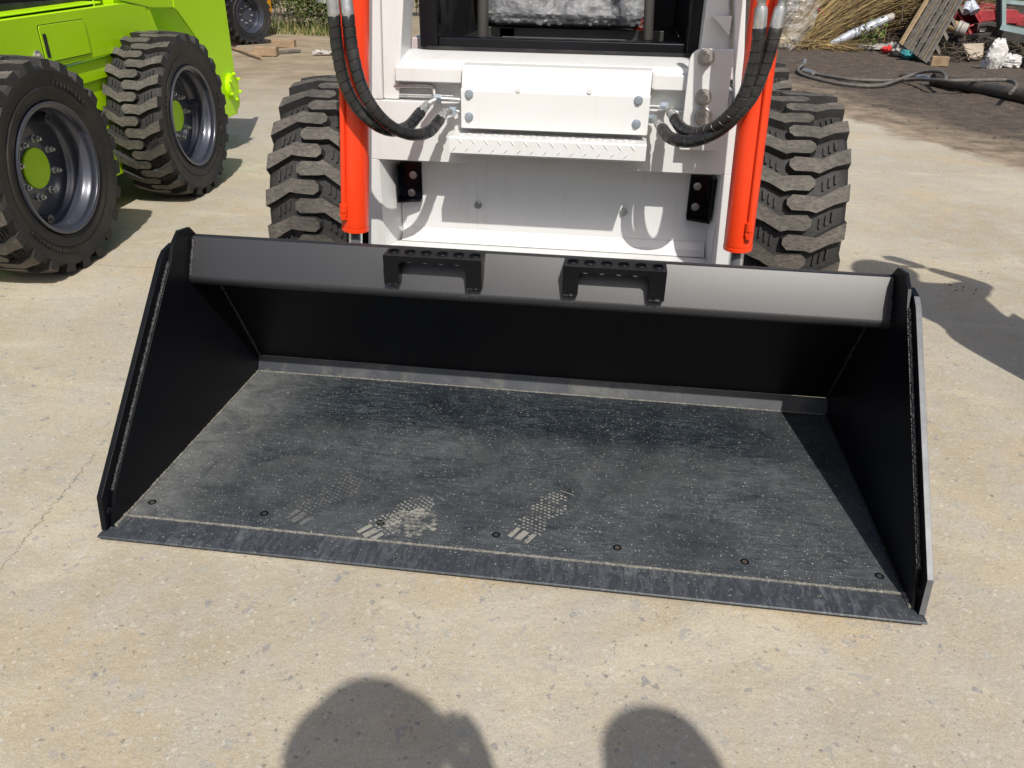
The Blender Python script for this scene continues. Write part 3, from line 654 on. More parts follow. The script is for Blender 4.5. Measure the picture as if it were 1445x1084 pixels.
# cylinders
def lift_cyl(pa, pb, r, side):
    a, c = Vector(pa), Vector(pb); d = (c-a).normalized(); b = MB()
    top = a-d*.55
    b.cyl(top, c, r, 40); b.cyl(c, c+d*.004, r*.97, 40); b.cyl(c+d*.004, c+d*.013, r*1.015, 40)
    cy = b.build('lift_cylinder', 'red', Lr, smooth=30)
    b = MB(); b.cyl(c+d*.0135, c+d*.16, .0185, 24); b.build('rod', 'chrome', cy, smooth=30)
    # feed pipe along the barrel
    ox = Vector((-.0195 if side < 0 else .017, -(r+.001), 0)); q0 = top+ox; q1 = c-d*.045+ox
    b = MB(); b.tube([q0, q1-d*.004], .0068, 14); b.cyl(q1-d*.02, q1, .0105, 16); b.cyl(q1, q1+d*.020, .009, 6); b.cyl(q1+d*.006+Vector((0, .02, 0)), q1+d*.006-Vector((0, .006, 0)), .0095, 14)
    b.build('feed_pipe', 'red', cy, smooth=35)
    return cy
CYY = .815
lift_cyl(pY(500, 90, CYY), pY(501.5, 317, CYY+.005), 20.0*(pY(500, 200, CYY)-CAM).dot(fw)/FPX, -1)
lift_cyl(pY(1075, 60, CYY), pY(1041.5, 344, CYY+.005), 21.0*(pY(1050, 200, CYY)-CAM).dot(fw)/FPX, 1)
# hoses
def hose(pts, endfit, w_up=True):
    P = smooth_path(pts, 160); L = [0]
    for i in range(1, len(P)): L.append(L[-1]+(P[i]-P[i-1]).length)
    def at(s_):
        for i in range(1, len(P)):
            if L[i] >= s_: t = (s_-L[i-1])/(L[i]-L[i-1]+1e-9); return P[i-1].lerp(P[i], t)
        return P[-1]
    tot = L[-1]; s_ = 0; q = []; rr = []
    pitch = .0235
    while s_ < tot-.002:
        for ds, r_ in ((0, .0128), (.0009, .0146), (.011, .0148), (pitch-.0024, .0146), (pitch-.0016, .0128)):
            if s_+ds < tot: q.append(at(s_+ds)); rr.append(r_)
        s_ += pitch
    b = MB(); b.tube(q, rr, 20, tilt=.0035); h = b.build('hose', 'hose', Lr, smooth=42)
    # top crimp
    d0 = (P[0]-P[3]).normalized(); b = MB(); a = P[0]
    b.tube([a-d0*.004, a+d0*.002, a+d0*.006, a+d0*.030, a+d0*.038, a+d0*.040, a+d0*.052, a+d0*.053, a+d0*.075], [.0135, .0145, .0142, .0140, .0125, .0095, .0095, .0145, .0145], 18)
    b.cyl(a+d0*.075, a+d0*.30, .010, 14)
    b.build('crimp_fitting', 'zinc', h, smooth=35)
    # lower end
    a = P[-1]; d1 = (P[-1]-P[-4]).normalized(); b = MB()
    b.tube([a-d1*.003, a+d1*.014, a+d1*.018, a+d1*.030], [.0125, .0120, .0085, .0085], 16); b.cyl(a+d1*.022, a+d1*.032, .0115, 6); b.build('crimp_fitting', 'zinc', h, smooth=35)
    e = a+d1*.032; b = MB(); b.tube(smooth_path([a+d1*.03, e+d1*.004, endfit[0]], 10), .0075, 12)
    b.build('elbow', 'zinc', h, smooth=35)
    n0, n1 = Vector(endfit[0]), Vector(endfit[1]); dn = (n1-n0).normalized()
    b = MB(); b.cyl(n0-dn*.009, n0+dn*.009, .0115, 6); b.build('nut', 'blue_zinc', h, smooth=20)
    b = MB(); b.cyl(n0+dn*.009, n1, .0058, 12); b.build('feed_pipe', 'zinc', h, smooth=35)
    return h
def hp(lst): return [pY(x, y, Y) for x, y, Y in lst]
hose(hp([(471, 21, .725), (475, 61, .728), (482, 102, .73), (493, 133, .735), (509, 158, .745), (532, 177, .765), (554, 184.5, .80), (576, 178, .86), (594, 158, .915)]), (pY(618, 139, .965), pY(652, 141, .97)))
hose(hp([(491, 21, .735), (496, 64, .733), (504, 102, .73), (515, 133, .73), (532, 160, .74), (554, 180, .765), (581, 190, .80), (605, 186, .845), (621, 168, .90)]), (pY(638, 157, .955), pY(652, 158, .965)))
hose(hp([(1072, 38, .725), (1069, 69, .727), (1061, 102, .73), (1049, 136, .735), (1029, 163, .75), (1007, 180, .775), (982, 187.5, .815), (963, 182, .86), (951, 166, .915)]), (pY(937, 151, .965), pY(912, 150, .97)))
hose(hp([(1095, 38, .735), (1087, 69, .735), (1076, 102, .737), (1063, 133, .74), (1043, 159, .75), (1018, 182, .77), (993, 195, .785), (966, 200, .81), (945, 194, .85), (934, 181, .90)]), (pY(920, 168, .955), pY(908, 168, .965)))
# return pipes in the channel, left side
b = MB(); b.tube(smooth_path([pY(556, 121, 1.0), pY(600, 121, 1.0), pY(611, 124, 1.0), pY(613, 136, .985)], 20), .0055, 12); b.build('bent_pipe', 'zinc', Lr, smooth=35)
b = MB(); b.tube([pY(556, 134, 1.006), pY(640, 136, 1.006)], .0055, 12); b.build('bent_pipe', 'zinc', Lr, smooth=35)
# cab frame (black tube) with dark interior
CYp = 1.10
b = MB(); x0, x1, zb, zi = -.365, .397, .8645, .895
b.prism(rounded(x0, x0+.050, zb, 1.85, .008, ('bl',)), CYp, CYp+.05, 'y'); b.prism(rounded(x1-.052, x1, zb, 1.85, .008, ('br',)), CYp, CYp+.05, 'y')
b.box(x0+.0505, x1-.0525, CYp+.001, CYp+.049, zb, zi); b.box(x0+.0505, x1-.0525, CYp, CYp+.05, 1.78, 1.85)
cabf = b.build('cab_frame', 'cab', Lr, bevel=.005)
b = MB(); b.box(x0+.012, x1-.004, CYp+.012, CYp+.04, .8625, .8642); b.box(x0+.02, x1-.012, CYp-.005, CYp+.0005, .8628, .872); b.build('cab_seal', 'inner', Lr)
b = MB(); b.box(x0, x0+.03, CYp+.051, 2.2, .86, 1.05); b.box(x1-.03, x1, CYp+.051, 2.2, .86, 1.10); b.box(x0+.031, x1-.031, 2.15, 2.2, .86, 1.84)
b.box(x0+.031, x1-.031, CYp+.051, 2.149, .80, .8635); b.box(x0, x1, CYp+.051, 2.2, 1.80, 1.85)
for xx in (x0, x1-.03):
    for k in range(6): b.box(xx, xx+.03, CYp+.16+k*.17, CYp+.18+k*.17, 1.1, 1.7995)
b.build('cab_shell', 'inner', Lr, bevel=.003)
b = MB(); b.cyl(pY(681, 56, 1.19), pY(684, -180, 1.19), .0155, 20); b.build('grab_tube', 'cabg', Lr, smooth=30)
b = MB(); b.cyl(pY(914, 56, 1.19), pY(925, -180, 1.19), .0135, 20); b.build('grab_tube', 'cabg', Lr, smooth=30)
b = MB(); b.prism([(-.335, 1.17), (-.325, 1.17), (-.20, 1.56), (-.225, 1.56)], .8645, .875, 'z'); b.prism([(-.30, 1.17), (-.215, 1.30), (-.20, 1.42), (-.225, 1.42)], .8645, .869, 'z'); b.build('floor_strip', 'mat', Lr)
b = MB(); b.box(-.17, .20, 1.30, 1.315, .866, .885); b.box(-.26, .30, 1.45, 1.46, .866, .90); b.build('pedal_bar', 'cabg', Lr, bevel=.002)
b = MB(); b.prism([(1.42, .905), (1.40, .93), (1.42, .985), (1.50, 1.005), (1.95, 1.00), (1.98, .91)], -.215, .225); b.prism([(1.86, 1.0), (1.93, 1.0), (2.05, 1.5), (1.98, 1.52)], -.2, .21)
b.build('seat', 'seat', Lr, bevel=.02, seg=3)
b = MB(); b.box(-.20, -.15, 1.45, 1.9, .8645, .8995); b.build('seat_mount', 'red', Lr, bevel=.003); b = MB(); b.box(.212, .240, 1.50, 1.52, .88, .93); b.build('seat_mount', 'red', Lr, bevel=.003)
# plastic wrap over the seat : crumpled sheet
def crumple(fn, nu, nv, amp, fr_=9, seed=0):
    b = MB(); vs = []
    for j in range(nv+1):
        for i in range(nu+1):
            p, n_ = fn(i/nu, j/nv); k = pnoise(Vector((i/nu*fr_+seed, j/nv*fr_, seed)))*.6+abs(pnoise(Vector((i/nu*fr_*2.3, j/nv*fr_*1.9+seed, 4))))*.9+.4*abs(pnoise(Vector((i/nu*fr_*5, j/nv*fr_*5+seed, 8))))
            vs.append(Vector(p)+Vector(n_)*k*amp)
    b.add(vs, [(j*(nu+1)+i, j*(nu+1)+i+1, (j+1)*(nu+1)+i+1, (j+1)*(nu+1)+i) for j in range(nv) for i in range(nu)]); return b
def fseat(u, v):
    a = R(-35+215*v) ; x = -.235+.485*u; return (x, 1.46-math.cos(a)*.085-(.0 if a < 1.6 else (a-1.6)*.15), .945+math.sin(a)*.045), (0, -math.cos(a), math.sin(a))
wrapo = crumple(fseat, 100, 40, .022, 7, 3).build('plastic_wrap', 'film', Lr, smooth=25)
# chassis, side decks, body behind
b = MB(); b.prism([(-.48, .20), (.50, .20), (.50, .70), (.45, .80), (-.45, .80), (-.48, .70)], 1.112, 2.60, 'y'); b.build('chassis', 'wh', Lr, bevel=.01)
b = MB(); b.prism([(-.49, .8005), (-.375, .8005), (-.375, .885), (-.41, .885), (-.455, .84)], 1.18, 2.5, 'y'); b.build('side_deck', 'pink', Lr, bevel=.004); b = MB(); b.prism([(.405, .8005), (.50, .8005), (.47, .85), (.43, .885), (.405, .885)], 1.18, 2.5, 'y'); b.build('side_deck', 'pink', Lr, bevel=.004)
b = MB(); b.box(-.44, .46, 2.21, 2.75, .8005, 1.25); b.build('engine_hood', 'wh', Lr, bevel=.03, seg=3)
for sx in (-1, 1):
    b = MB(); b.prism([(1.02, 1.302), (1.10, 1.302), (2.3, 1.62), (2.75, 1.60), (2.75, 1.45), (2.3, 1.50)], sx*.46-.035, sx*.46+.035); b.prism([(2.55, .85), (2.74, .85), (2.74, 1.449), (2.55, 1.44)], sx*.47-.03, sx*.47+.03); b.build('lift_arm', 'wh', Lr, bevel=.006)
b = MB(); b.prism([(.80, .10), (.975, .12), (.975, .24), (.72, .30), (.79, .12)], -.42, .42); b.build('mount_frame', 'cab', Lr, bevel=.004)
b = MB(); b.cyl((-.66, 1.33, .385), (.66, 1.33, .385), .07, 20); b.build('axle', 'cab', Lr, smooth=30); b = MB(); b.cyl((-.66, 2.20, .385), (.66, 2.20, .385), .07, 20); b.build('axle', 'cab', Lr, smooth=30)
for x, rz in ((.668, 0), (-.668, math.pi)):
    for y, sp in ((1.335, .13), (2.20, .4)):
        place_wheel(Lr, (x*1.016, y, .371), rz, sp if rz == 0 else -sp+.07)

# ------------------------------------------------------------------ lime loader
TH = -.0556; O_ = Vector((-1.8295, 1.5097, 0)); UU = Vector((math.sin(TH), math.cos(TH), 0)); VV = Vector((math.cos(TH), -math.sin(TH), 0))
G = thing('skid_steer_loader', tuple(O_+UU*.56-VV*.7), 'lime green skid steer loader with grey rims at the left edge', 'skid loader')
GM = Matrix(((VV.x, UU.x, 0, O_.x), (VV.y, UU.y, 0, O_.y), (0, 0, 1, 0), (0, 0, 0, 1)))     # local: x=v outward, y=u along, z up
def gb(name, mat, parent=G, bevel=0, smooth=None, **k):
    class _C(MB): pass
    return MB()
def gbuild(b, name, mat, parent=None, bevel=0, smooth=None, seg=2):
    b.v = [tuple(GM @ Vector(v)) for v in b.v]; return b.build(name, mat, parent or G, bevel, smooth, seg)
# lower hull between the wheels
b = MB(); b.prism([(-.45, .16), (1.95, .16), (2.0, .30), (2.0, .66), (-.45, .62)], -1.15, -.262); gbuild(b, 'chassis', 'lime', bevel=.008)
# upper side panel with level top, set proud of the hull
b = MB(); b.prism([(-.55, .625), (.49, .672), (.89, .681), (1.30, .690), (1.297, .862), (1.10, .884), (.22, .862), (-.55, .842)], -.262, -.238)
b.prism([(-.55, .628), (1.28, .690), (1.28, .70), (-.55, .65)], -.30, -.2625)
side = gbuild(b, 'side_panel', 'lime', bevel=.006)
b = MB(); b.prism([(-.55, .6245), (1.296, .6895), (1.296, .60), (-.55, .55)], -.2615, -.250); gbuild(b, 'lower_panel', 'lime', bevel=.006)
b = MB(); pts = rounded(.418, .740, .696, .829, .012, ('bl', 'br', 'tr', 'tl')); pts = [(u, z+.010*(u-.418)/.32*.6) for u, z in pts]; b.prism(pts, -.2365, -.2335)
door = gbuild(b, 'hatch', 'lime', bevel=.001)
b = MB(); b.prism([(u, z) for u, z in [(p[0]+(.003 if p[0] > .58 else -.003), p[1]+(.003 if p[1] > .77 else -.003)) for p in pts]], -.2378, -.2372); gbuild(b, 'hatch_gap', 'inner')
b = MB(); b.prism(rounded(.430, .452, .712, .800, .006, ('bl', 'br', 'tr', 'tl')), -.2333, -.2318); gbuild(b, 'latch', 'inner', door, bevel=.001)
b = MB(); c = Vector((-.237, .374, .722)); b.cyl(c, c+Vector((.004, 0, 0)), .024, 24); b.cyl(c+Vector((.004, 0, 0)), c+Vector((.016, 0, 0)), .0125, 6); gbuild(b, 'bolt', 'zincd', smooth=30)
b = MB(); c = Vector((-.237, 1.245, .712)); b.cyl(c, c+Vector((.004, 0, 0)), .018, 20); b.cyl(c+Vector((.004, 0, 0)), c+Vector((.014, 0, 0)), .010, 6); gbuild(b, 'bolt', 'zincd', smooth=30)
b = MB(); b.prism([(-.55, .845), (.95, .888), (.95, .895), (-.55, .853)], -.36, -.262); gbuild(b, 'top_flange', 'lime', bevel=.004)
b = MB(); b.box(-.95, -.37, -.5, 1.02, .85, 1.75); b.box(-.37, -.364, -.4, .9, .93, 1.6); gbuild(b, 'cab', 'cab', bevel=.01)
b = MB(); b.box(-.3645, -.345, -.5, 1.03, .862, .905); gbuild(b, 'cab_rail', 'inner', bevel=.004)
# rear tower: recess with dark underside and tall plate
b = MB(); b.prism([(1.302, .858), (1.335, .852), (1.40, .70), (1.43, .60), (1.302, .60)], -.262, -.240); b.prism([(1.336, .8525), (1.58, .842), (1.60, 1.35), (1.00, 1.35), (1.05, .897)], -.262, -.236)
b.prism([(1.30, .60), (1.9, .60), (1.9, 1.2), (1.30, 1.2)], -.50, -.40)
gbuild(b, 'tower_panel', 'lime', bevel=.004)
b = MB(); b.prism([(1.582, .8405), (1.62, .82), (1.70, .755), (1.78, .69), (1.83, .63), (1.87, .50), (1.93, .30), (2.05, .215), (2.20, .215), (2.24, .46), (2.245, .90), (2.245, 1.35), (1.602, 1.35)], -.262, -.234)
b.box(-1.15, -.2625, 2.15, 2.20, .25, 1.3)
gbuild(b, 'rear_plate', 'lime', bevel=.005)
b = MB(); b.add([(-.2365, 1.337, .8515), (-.2365, 1.579, .841), (-.237, 1.80, .665), (-.237, 1.87, .50), (-.395, 1.80, .60), (-.395, 1.42, .66), (-.395, 1.40, .84)], [(0, 1, 6), (1, 2, 4, 5, 6), (2, 3, 4)]); gbuild(b, 'wheel_arch', 'lime')
b = MB(); fc = Vector((-.233, 2.145, .383)); b.cyl(fc-Vector((.02, 0, 0)), fc+Vector((.018, 0, 0)), .076, 40); b.cyl(fc+Vector((.018, 0, 0)), fc+Vector((.024, 0, 0)), .069, 40); fla = gbuild(b, 'flange', 'lime', bevel=.002)
for k in range(6):
    a = k*math.pi/3+.5; c = fc+Vector((.022, math.cos(a)*.073, math.sin(a)*.073)); b = MB(); b.cyl(c, c+Vector((.016, 0, 0)), .0085, 6); gbuild(b, 'bolt', 'lime', fla)
b = MB(); b.prism([(2.20, .25), (2.225, .24), (2.262, .27), (2.258, .32), (2.235, .33)], -.258, -.236); gbuild(b, 'tow_lug', 'lime', bevel=.003)
for u in (0, 1.1284):
    for v, rz in ((-.125, TH*-1), (-1.30, math.pi-TH)):
        p = O_+UU*u+VV*v; place_wheel(G, (p.x, p.y, .3805), rz, .3+u*1.7)
    b = MB(); b.cyl((-1.25, u, .385), (-.2, u, .385), .075, 20); gbuild(b, 'axle', 'cab', smooth=30)

# ------------------------------------------------------------------ third loader far left
OL3 = thing('skid_steer_loader', (-5.9, 10.6, 0), 'distant orange loader mostly hidden behind the lime green one', 'skid loader')
w3 = place_wheel(OL3, (-5.12, 10.30, .3805), -.45, .5)
for ch in w3.children:
    if ch.name.startswith('hub_cap'): ch.data = ch.data.copy(); ch.data.materials[0] = MT['rim']
b = MB(); b.prism([(10.0, .30), (11.6, .30), (11.6, 1.3), (10.2, 1.3), (10.0, .9)], -6.3, -5.26); b.build('chassis', 'orange', OL3, bevel=.02)
b = MB(); b.prism([(9.3, .45), (9.4, .45), (9.5, 1.4), (9.35, 1.4)], pY(315, 20, 9.4).x-.1, pY(319, 20, 9.4).x); b.build('lift_arm', 'orange', OL3, bevel=.01)
b = MB(); q_ = pY(362, 24, 10.8); b.box(q_.x-.05, q_.x+.02, 10.8, 10.9, q_.z-.12, q_.z+.25); b.build('rear_lamp_guard', 'orange', OL3, bevel=.01)

# ------------------------------------------------------------------ background on the left
def leafmass(b, cx, cy, cz, rx, ry, rz, n, size, mis=(0,), upward=.3):
    for _ in range(n):
        while True:
            p = Vector((rnd.uniform(-1, 1), rnd.uniform(-1, 1), rnd.uniform(-1, 1)))
            if p.length < 1: break
        if p.length < .55 and rnd.random() < .5: p = p*1.6
        q = pnoise(Vector((cx+p.x*3, cy+p.y*3, p.z*3)))
        if q < -.25: continue
        c = Vector((cx+p.x*rx, cy+p.y*ry, max(.01, cz+p.z*rz)))
        d = Vector((rnd.gauss(0, 1), rnd.gauss(0, 1), rnd.gauss(upward, .8))).normalized(); e = d.orthogonal().normalized(); e = (Matrix.Rotation(rnd.uniform(0, 6.28), 3, d) @ e)
        s_ = size*rnd.uniform(.5, 1.4); wd_ = s_*rnd.uniform(.28, .5)
        b.add([c, c+d*s_*.45+e*wd_*.5, c+d*s_, c+d*s_*.45-e*wd_*.5+e.cross(d)*s_*.1], [(0, 1, 2, 3)], rnd.choice(mis))
def bush(name, x, y, rx, h, n, size, label, cat, mis=(0, 0, 1, 2), group=None):
    if name == 'weed_clump': group = 'weed clumps along the yard edge'
    o = thing(name, (x, y, 0), label, cat, group)
    b = MB(); 
    for k in range(7): leafmass(b, x+rnd.uniform(-.7, .7)*rx, y+rnd.uniform(-.3, .3), h*rnd.uniform(.2, .75), rx*.5, .42, h*.36, n//7, size, mis)
    f = b.build('leaves', ['leaf', 'leafd', 'leafy'], o); f['kind'] = 'stuff'
    b = MB()
    for k in range(26):
        x_ = x+rnd.uniform(-1, 1)*rx; b.tube([(x_, y+rnd.uniform(-.3, .3), 0), (x_+rnd.uniform(-.1, .1), y+rnd.uniform(-.3, .3), h*.5), (x_+rnd.uniform(-.25, .25), y+rnd.uniform(-.3, .3), h*rnd.uniform(.7, 1.05))], [.007, .005, .002], 4)
    st_ = b.build('stems', 'twig', o); st_['kind'] = 'stuff'
    return o
bush('weed_clump', -6.2, 13.3, .95, 1.5, 5200, .085, 'leafy green weed clump right behind the distant wheel', 'weeds')
bush('weed_clump', -4.9, 13.0, .95, 1.25, 5200, .07, 'mid green weed clump left of the left red lift cylinder', 'weeds')
bush('weed_clump', -7.6, 14.8, 1.1, 2.0, 3500, .10, 'tall weed clump behind the orange loader', 'weeds')
bush('weed_clump', -4.9, 17.6, 1.3, 1.6, 5200, .09, 'weeds seen in the gap between the white tower and the cab frame', 'weeds')
bush('weed_clump', -6.6, 16.2, 1.8, 2.0, 4000, .10, 'dark weed clump furthest back at the top left', 'weeds', (1, 1, 0))
gb_ = MB()
for i in range(2600):
    x = rnd.uniform(-7.2, -3.6); y = 12.0+rnd.random()**1.6*1.6+.25*pnoise(Vector((x*2, 0, 0)))-.1*(x+5)*.5; h = rnd.uniform(.04, .16)*(1.6 if y > 12.4 else .8)
    c = Vector((x, y, 0)); d = Vector((rnd.gauss(0, .35), rnd.gauss(0, .35), 1)).normalized()*h; e = Vector((rnd.uniform(-1, 1), rnd.uniform(-1, 1), 0)).normalized()*.012
    gb_.add([c-e, c+e, c+d], [(0, 1, 2)], rnd.choice((0, 1, 2, 2, 3)))
tag(gb_.build('grass', ['leaf', 'leafd', 'leafy', 'straw']), 'short dry grass and weeds at the edge of the yard', 'grass', kind='stuff')
# wooden blocks, stick, litter
def block(label, px0, px1, py, h, rz, dpt=.12, mat='woodb', name='wood_block', group='wood offcuts on the bare ground'):
    a, c = pZ(px0, py), pZ(px1, py); cen = (a+c)/2; L = (c-a).length; M_ = Matrix.Translation(cen) @ Matrix.Rotation(rz, 4, 'Z')
    b = MB(); b.box(-L/2, L/2, 0, dpt, 0.005, h, M=M_); return tag(b.build(name, mat, bevel=.006, off=(0, 0, 0)), label, 'wood block', group)
block('near brown wood block with a split end, left of the two', 356, 391, 80, .11, R(10), .16)
block('farther brown wood block right behind the near one', 383, 416, 68, .10, R(6), .12)
b = MB(); b.box(-.22, .22, -.05, .05, .01, .04, M=Matrix.Translation(pZ(403, 76)) @ Matrix.Rotation(R(62), 4, 'Z')); tag(b.build('plank', 'wood', bevel=.004), 'dark flat plank between the two wood blocks', 'plank')
b = MB(); b.tube([pZ(322, 69)+Vector((0, 0, .02)), pZ(345, 77)+Vector((0, 0, .035)), pZ(370, 85)+Vector((0, 0, .02))], .018, 10); tag(b.build('stick', 'woodb', smooth=40), 'thin brown stick on the ground beside the wood blocks', 'stick')
for k, (px, py, s_, lab) in enumerate(((391, 43, .13, 'white scrap of paper in the weeds above the wood blocks'), (363, 53, .08, 'thin white sliver of litter beside the distant wheel'), (459, 78, .15, 'flat white strip of litter left of the hoses'), (413, 43, .07, 'small pale scrap at the foot of the weeds'))):
    c = pZ(px, py); b = crumple(lambda u, v: ((c.x+(u-.5)*s_*2, c.y+(v-.5)*s_*.9, .02), (0, 0, 1)), 8, 6, .05, 4, k); tag(b.build('litter', 'pale', smooth=30), lab, 'litter')

# ------------------------------------------------------------------ background on the right
# clear plastic bag hanging by the right lift cylinder
bagT = pY(1128, -60, 1.5); bagB = pY(1112, 58, 1.5)
def fbag(u, v):
    a = u*2*math.pi; t = v; wdt = .058-.020*t*t if t < .8 else .0452*math.sqrt(max(0, 1-((t-.8)/.2)**2))
    cx = pY(1133, 0, 1.5).x+(bagB.x-pY(1133, 0, 1.5).x)*t; z = bagT.z+(bagB.z-bagT.z)*t-.02*(t > .75)*math.sin((t-.75)*6)
    return (cx+math.cos(a)*(wdt+.02*(1-t)), 1.5+math.sin(a)*.05, z), (math.cos(a), math.sin(a), 0)
bg_ = crumple(fbag, 56, 56, .016, 5, 2)
tag(bg_.build('plastic_bag', 'film', smooth=22), 'clear plastic bag hanging beside the right red lift cylinder', 'plastic bag')
b = crumple(lambda u, v: ((pY(462, 0, 1.4).x+math.cos(u*6.283)*.03, 1.4+math.sin(u*6.283)*.03, pY(462, 4, 1.4).z+v*.15), (math.cos(u*6.283), math.sin(u*6.283), 0)), 16, 10, .015, 5, 5)
tag(b.build('plastic_bag', 'film', smooth=25), 'scrap of clear plastic at the top edge beside the left red lift cylinder', 'plastic bag')
# straw heap
st = MB()
def straw(a, c, e, r, mi=0): st.tube([a, c, e], [r, r*.9, r*.4], 3, mi, False)
for i in range(2600):
    t = rnd.random(); bx = 2.70+t*.80+rnd.gauss(0, .12); by = 12.6+rnd.gauss(0, .22)+.5*t
    a = Vector((bx, by, rnd.uniform(0, .12))); L = rnd.uniform(.7, 2.0); lean = rnd.gauss(.85, .28)
    hgt = L*rnd.uniform(.35, .75)*(1.1-.4*t)
    c = a+Vector((L*.33*lean, rnd.gauss(.1, .08), hgt*.35)); e = a+Vector((L*lean, rnd.gauss(.25, .2), hgt))
    straw(a, c, e, rnd.uniform(.004, .008), 0 if rnd.random() < .8 else 1)
for i in range(1300):
    a = Vector((2.6+rnd.random()*.85, 12.35+rnd.gauss(0, .18), rnd.uniform(0.01, .08))); d = Vector((rnd.gauss(.15, .25), rnd.gauss(0, .25), rnd.gauss(0, .06)))
    straw(a, a+d*.5+Vector((0, 0, .02)), a+d, .005, 0 if rnd.random() < .7 else 1)
for i in range(700):   # strands arching to the right over the gap
    a = Vector((3.6+rnd.random()*.5, 13.0+rnd.gauss(0, .2), .45+rnd.random()*.6)); e = a+Vector((rnd.uniform(.8, 1.9), rnd.gauss(0, .2), rnd.uniform(-.25, .5))); straw(a, a.lerp(e, .5)+Vector((0, 0, .1)), e, .005, 0 if rnd.random() < .75 else 1)
tag(st.build('straw_heap', ['straw', 'stalk']), 'heap of long dry straw stalks sweeping up at the yard edge', 'straw', kind='stuff')
# mound added as a dark stand-in for shadowed masses, and dark undergrowth
bk = MB(); nx, ny = 60, 14
for j in range(ny+1):
    for i in range(nx+1):
        x = 1.6+10.5*i/nx; v = j/ny; y = 12.9+.5*math.sin(x*1.3)+v*4-(max(0, x-5.6)*.9 if v < .5 else max(0, x-5.6)*.5); z = (.75+.3*math.sin(x*.9))*math.sin(min(1, v*1.6)*math.pi/2)+.16*pnoise(Vector((x*2, v*6, 0)))*v*3
        bk.v.append((x, y, max(-.02, z-.02)))
for j in range(ny):
    for i in range(nx): bk.f.append((j*(nx+1)+i, j*(nx+1)+i+1, (j+1)*(nx+1)+i+1, (j+1)*(nx+1)+i)); bk.mi.append(0)
tag(bk.build('added_dark_mound', 'soil', smooth=60), kind='structure')
bush('undergrowth', 4.4, 13.4, .8, 1.3, 2600, .07, 'dark undergrowth between the straw and the leaning pallet', 'undergrowth', (1, 1, 1, 0))
bush('undergrowth', 6.6, 14.6, 1.4, 2.1, 4200, .09, 'dark undergrowth behind the red farm machine', 'undergrowth', (1, 1, 1, 0))
bush('undergrowth', 2.6, 14.2, 1.0, 1.8, 3600, .09, 'undergrowth behind the straw heap by the plastic bag', 'undergrowth', (1, 0, 0, 2))
bush('undergrowth', 8.6, 13.6, 1.4, 2.0, 3200, .09, 'undergrowth at the far right behind the grey green frame', 'undergrowth', (1, 1, 0))
bush('small_weed', 3.75, 12.15, .16, .42, 260, .07, 'small bright green weed growing by the round lid', 'weed', (0, 0, 2))
bush('small_weed', 5.85, 10.6, .35, .35, 360, .06, 'low green weed growing right of the white sacks', 'weed', (0, 1))
# brushwood: dry twigs under the pallet and machine
tw = MB()
for i in range(700):
    c = Vector((rnd.uniform(4.1, 6.3), rnd.uniform(10.6, 13), rnd.uniform(0, .10)+rnd.random()**3*.15)); d = Vector((rnd.gauss(0, 1), rnd.gauss(0, .8), rnd.gauss(0, .35))).normalized()*rnd.uniform(.08, .4)
    tw.tube([c-d*.5, c+Vector((0, 0, .02)), c+d*.5], [.006, .007, .003], 4, rnd.choice((0, 0, 1)), False)
for i in range(420):
    c = Vector((rnd.uniform(3.9, 5.2), rnd.uniform(12.5, 13.2), rnd.uniform(.3, 1.1))); d = Vector((rnd.gauss(0, 1), rnd.gauss(0, .4), rnd.gauss(0, .5))).normalized()*rnd.uniform(.2, .7)
    tw.tube([c-d*.5, c+Vector((0, 0, .03)), c+d*.5], [.008, .008, .003], 4, rnd.choice((0, 2)), False)
tag(tw.build('brushwood', ['twig', 'soil', 'stalk']), 'tangle of dead twigs under the pallet and the red machine', 'brushwood', kind='stuff')
# silver wrapped pole lying on straw
a, c = pY(1172, 62, 12.05), pY(1262-0, 22, 12.35)
pw = thing('wrapped_pole', (a.x, a.y, 0), 'white pole in torn silver plastic wrap propped on the straw', 'pole')
b = MB(); b.tube([a.lerp(c, .83), a.lerp(c, .97), c], [.055, .055, .02], 14); b.build('pole', 'pale', pw, smooth=40)
n_ = 40; b = MB(); pts = [a.lerp(c, .86*i/n_) for i in range(n_+1)]; b.tube(pts, [(.03+.035*min(1, i/12))*(1+rnd.uniform(-.15, .15)) for i in range(n_+1)], 12); b.build('wrap', 'foil', pw, smooth=15)
b = MB(); p_ = a.lerp(c, .9); b.cyl((p_.x+.02, p_.y, 0), (p_.x, p_.y, p_.z), .012, 8); b.build('prop_stick', 'stalk', pw)
# round lid
p = pZ(1228, 71); b = MB(); b.lathe([(0, .27), (.035, .268), (.05, .25), (.05, .10), (.06, .085), (.06, .05), (.045, .045), (.045, .001)], 40, 'z', (p.x, p.y, .035)); tag(b.build('round_lid', 'pale', smooth=30), 'round grey brown metal lid lying on the dark dirt', 'lid')
# rags
for k, (px, py, r_, mt, lab) in enumerate(((1249, 77, .05, 'redrag', 'small red rag beside the round lid'), (1258, 74, .09, 'pale', 'crumpled pale rag right of the red rag'), (1270, 80, .085, 'pale', 'crumpled pale rag left of the teal rag'), (1282, 84, .08, 'tealrag', 'dark teal rag at the foot of the pallet'))):
    p = pZ(px, py, 0); b = crumple(lambda u, v: ((p.x+math.cos(u*6.283)*math.sin(v*3.1)*r_*1.2, p.y+math.sin(u*6.283)*math.sin(v*3.1)*r_, .05+math.cos(v*3.1)*r_*.75), (math.cos(u*6.283), math.sin(u*6.283), 1)), 16, 10, .05, 5, k*3)
    tag(b.build('rag', mt, smooth=40), lab, 'rag')
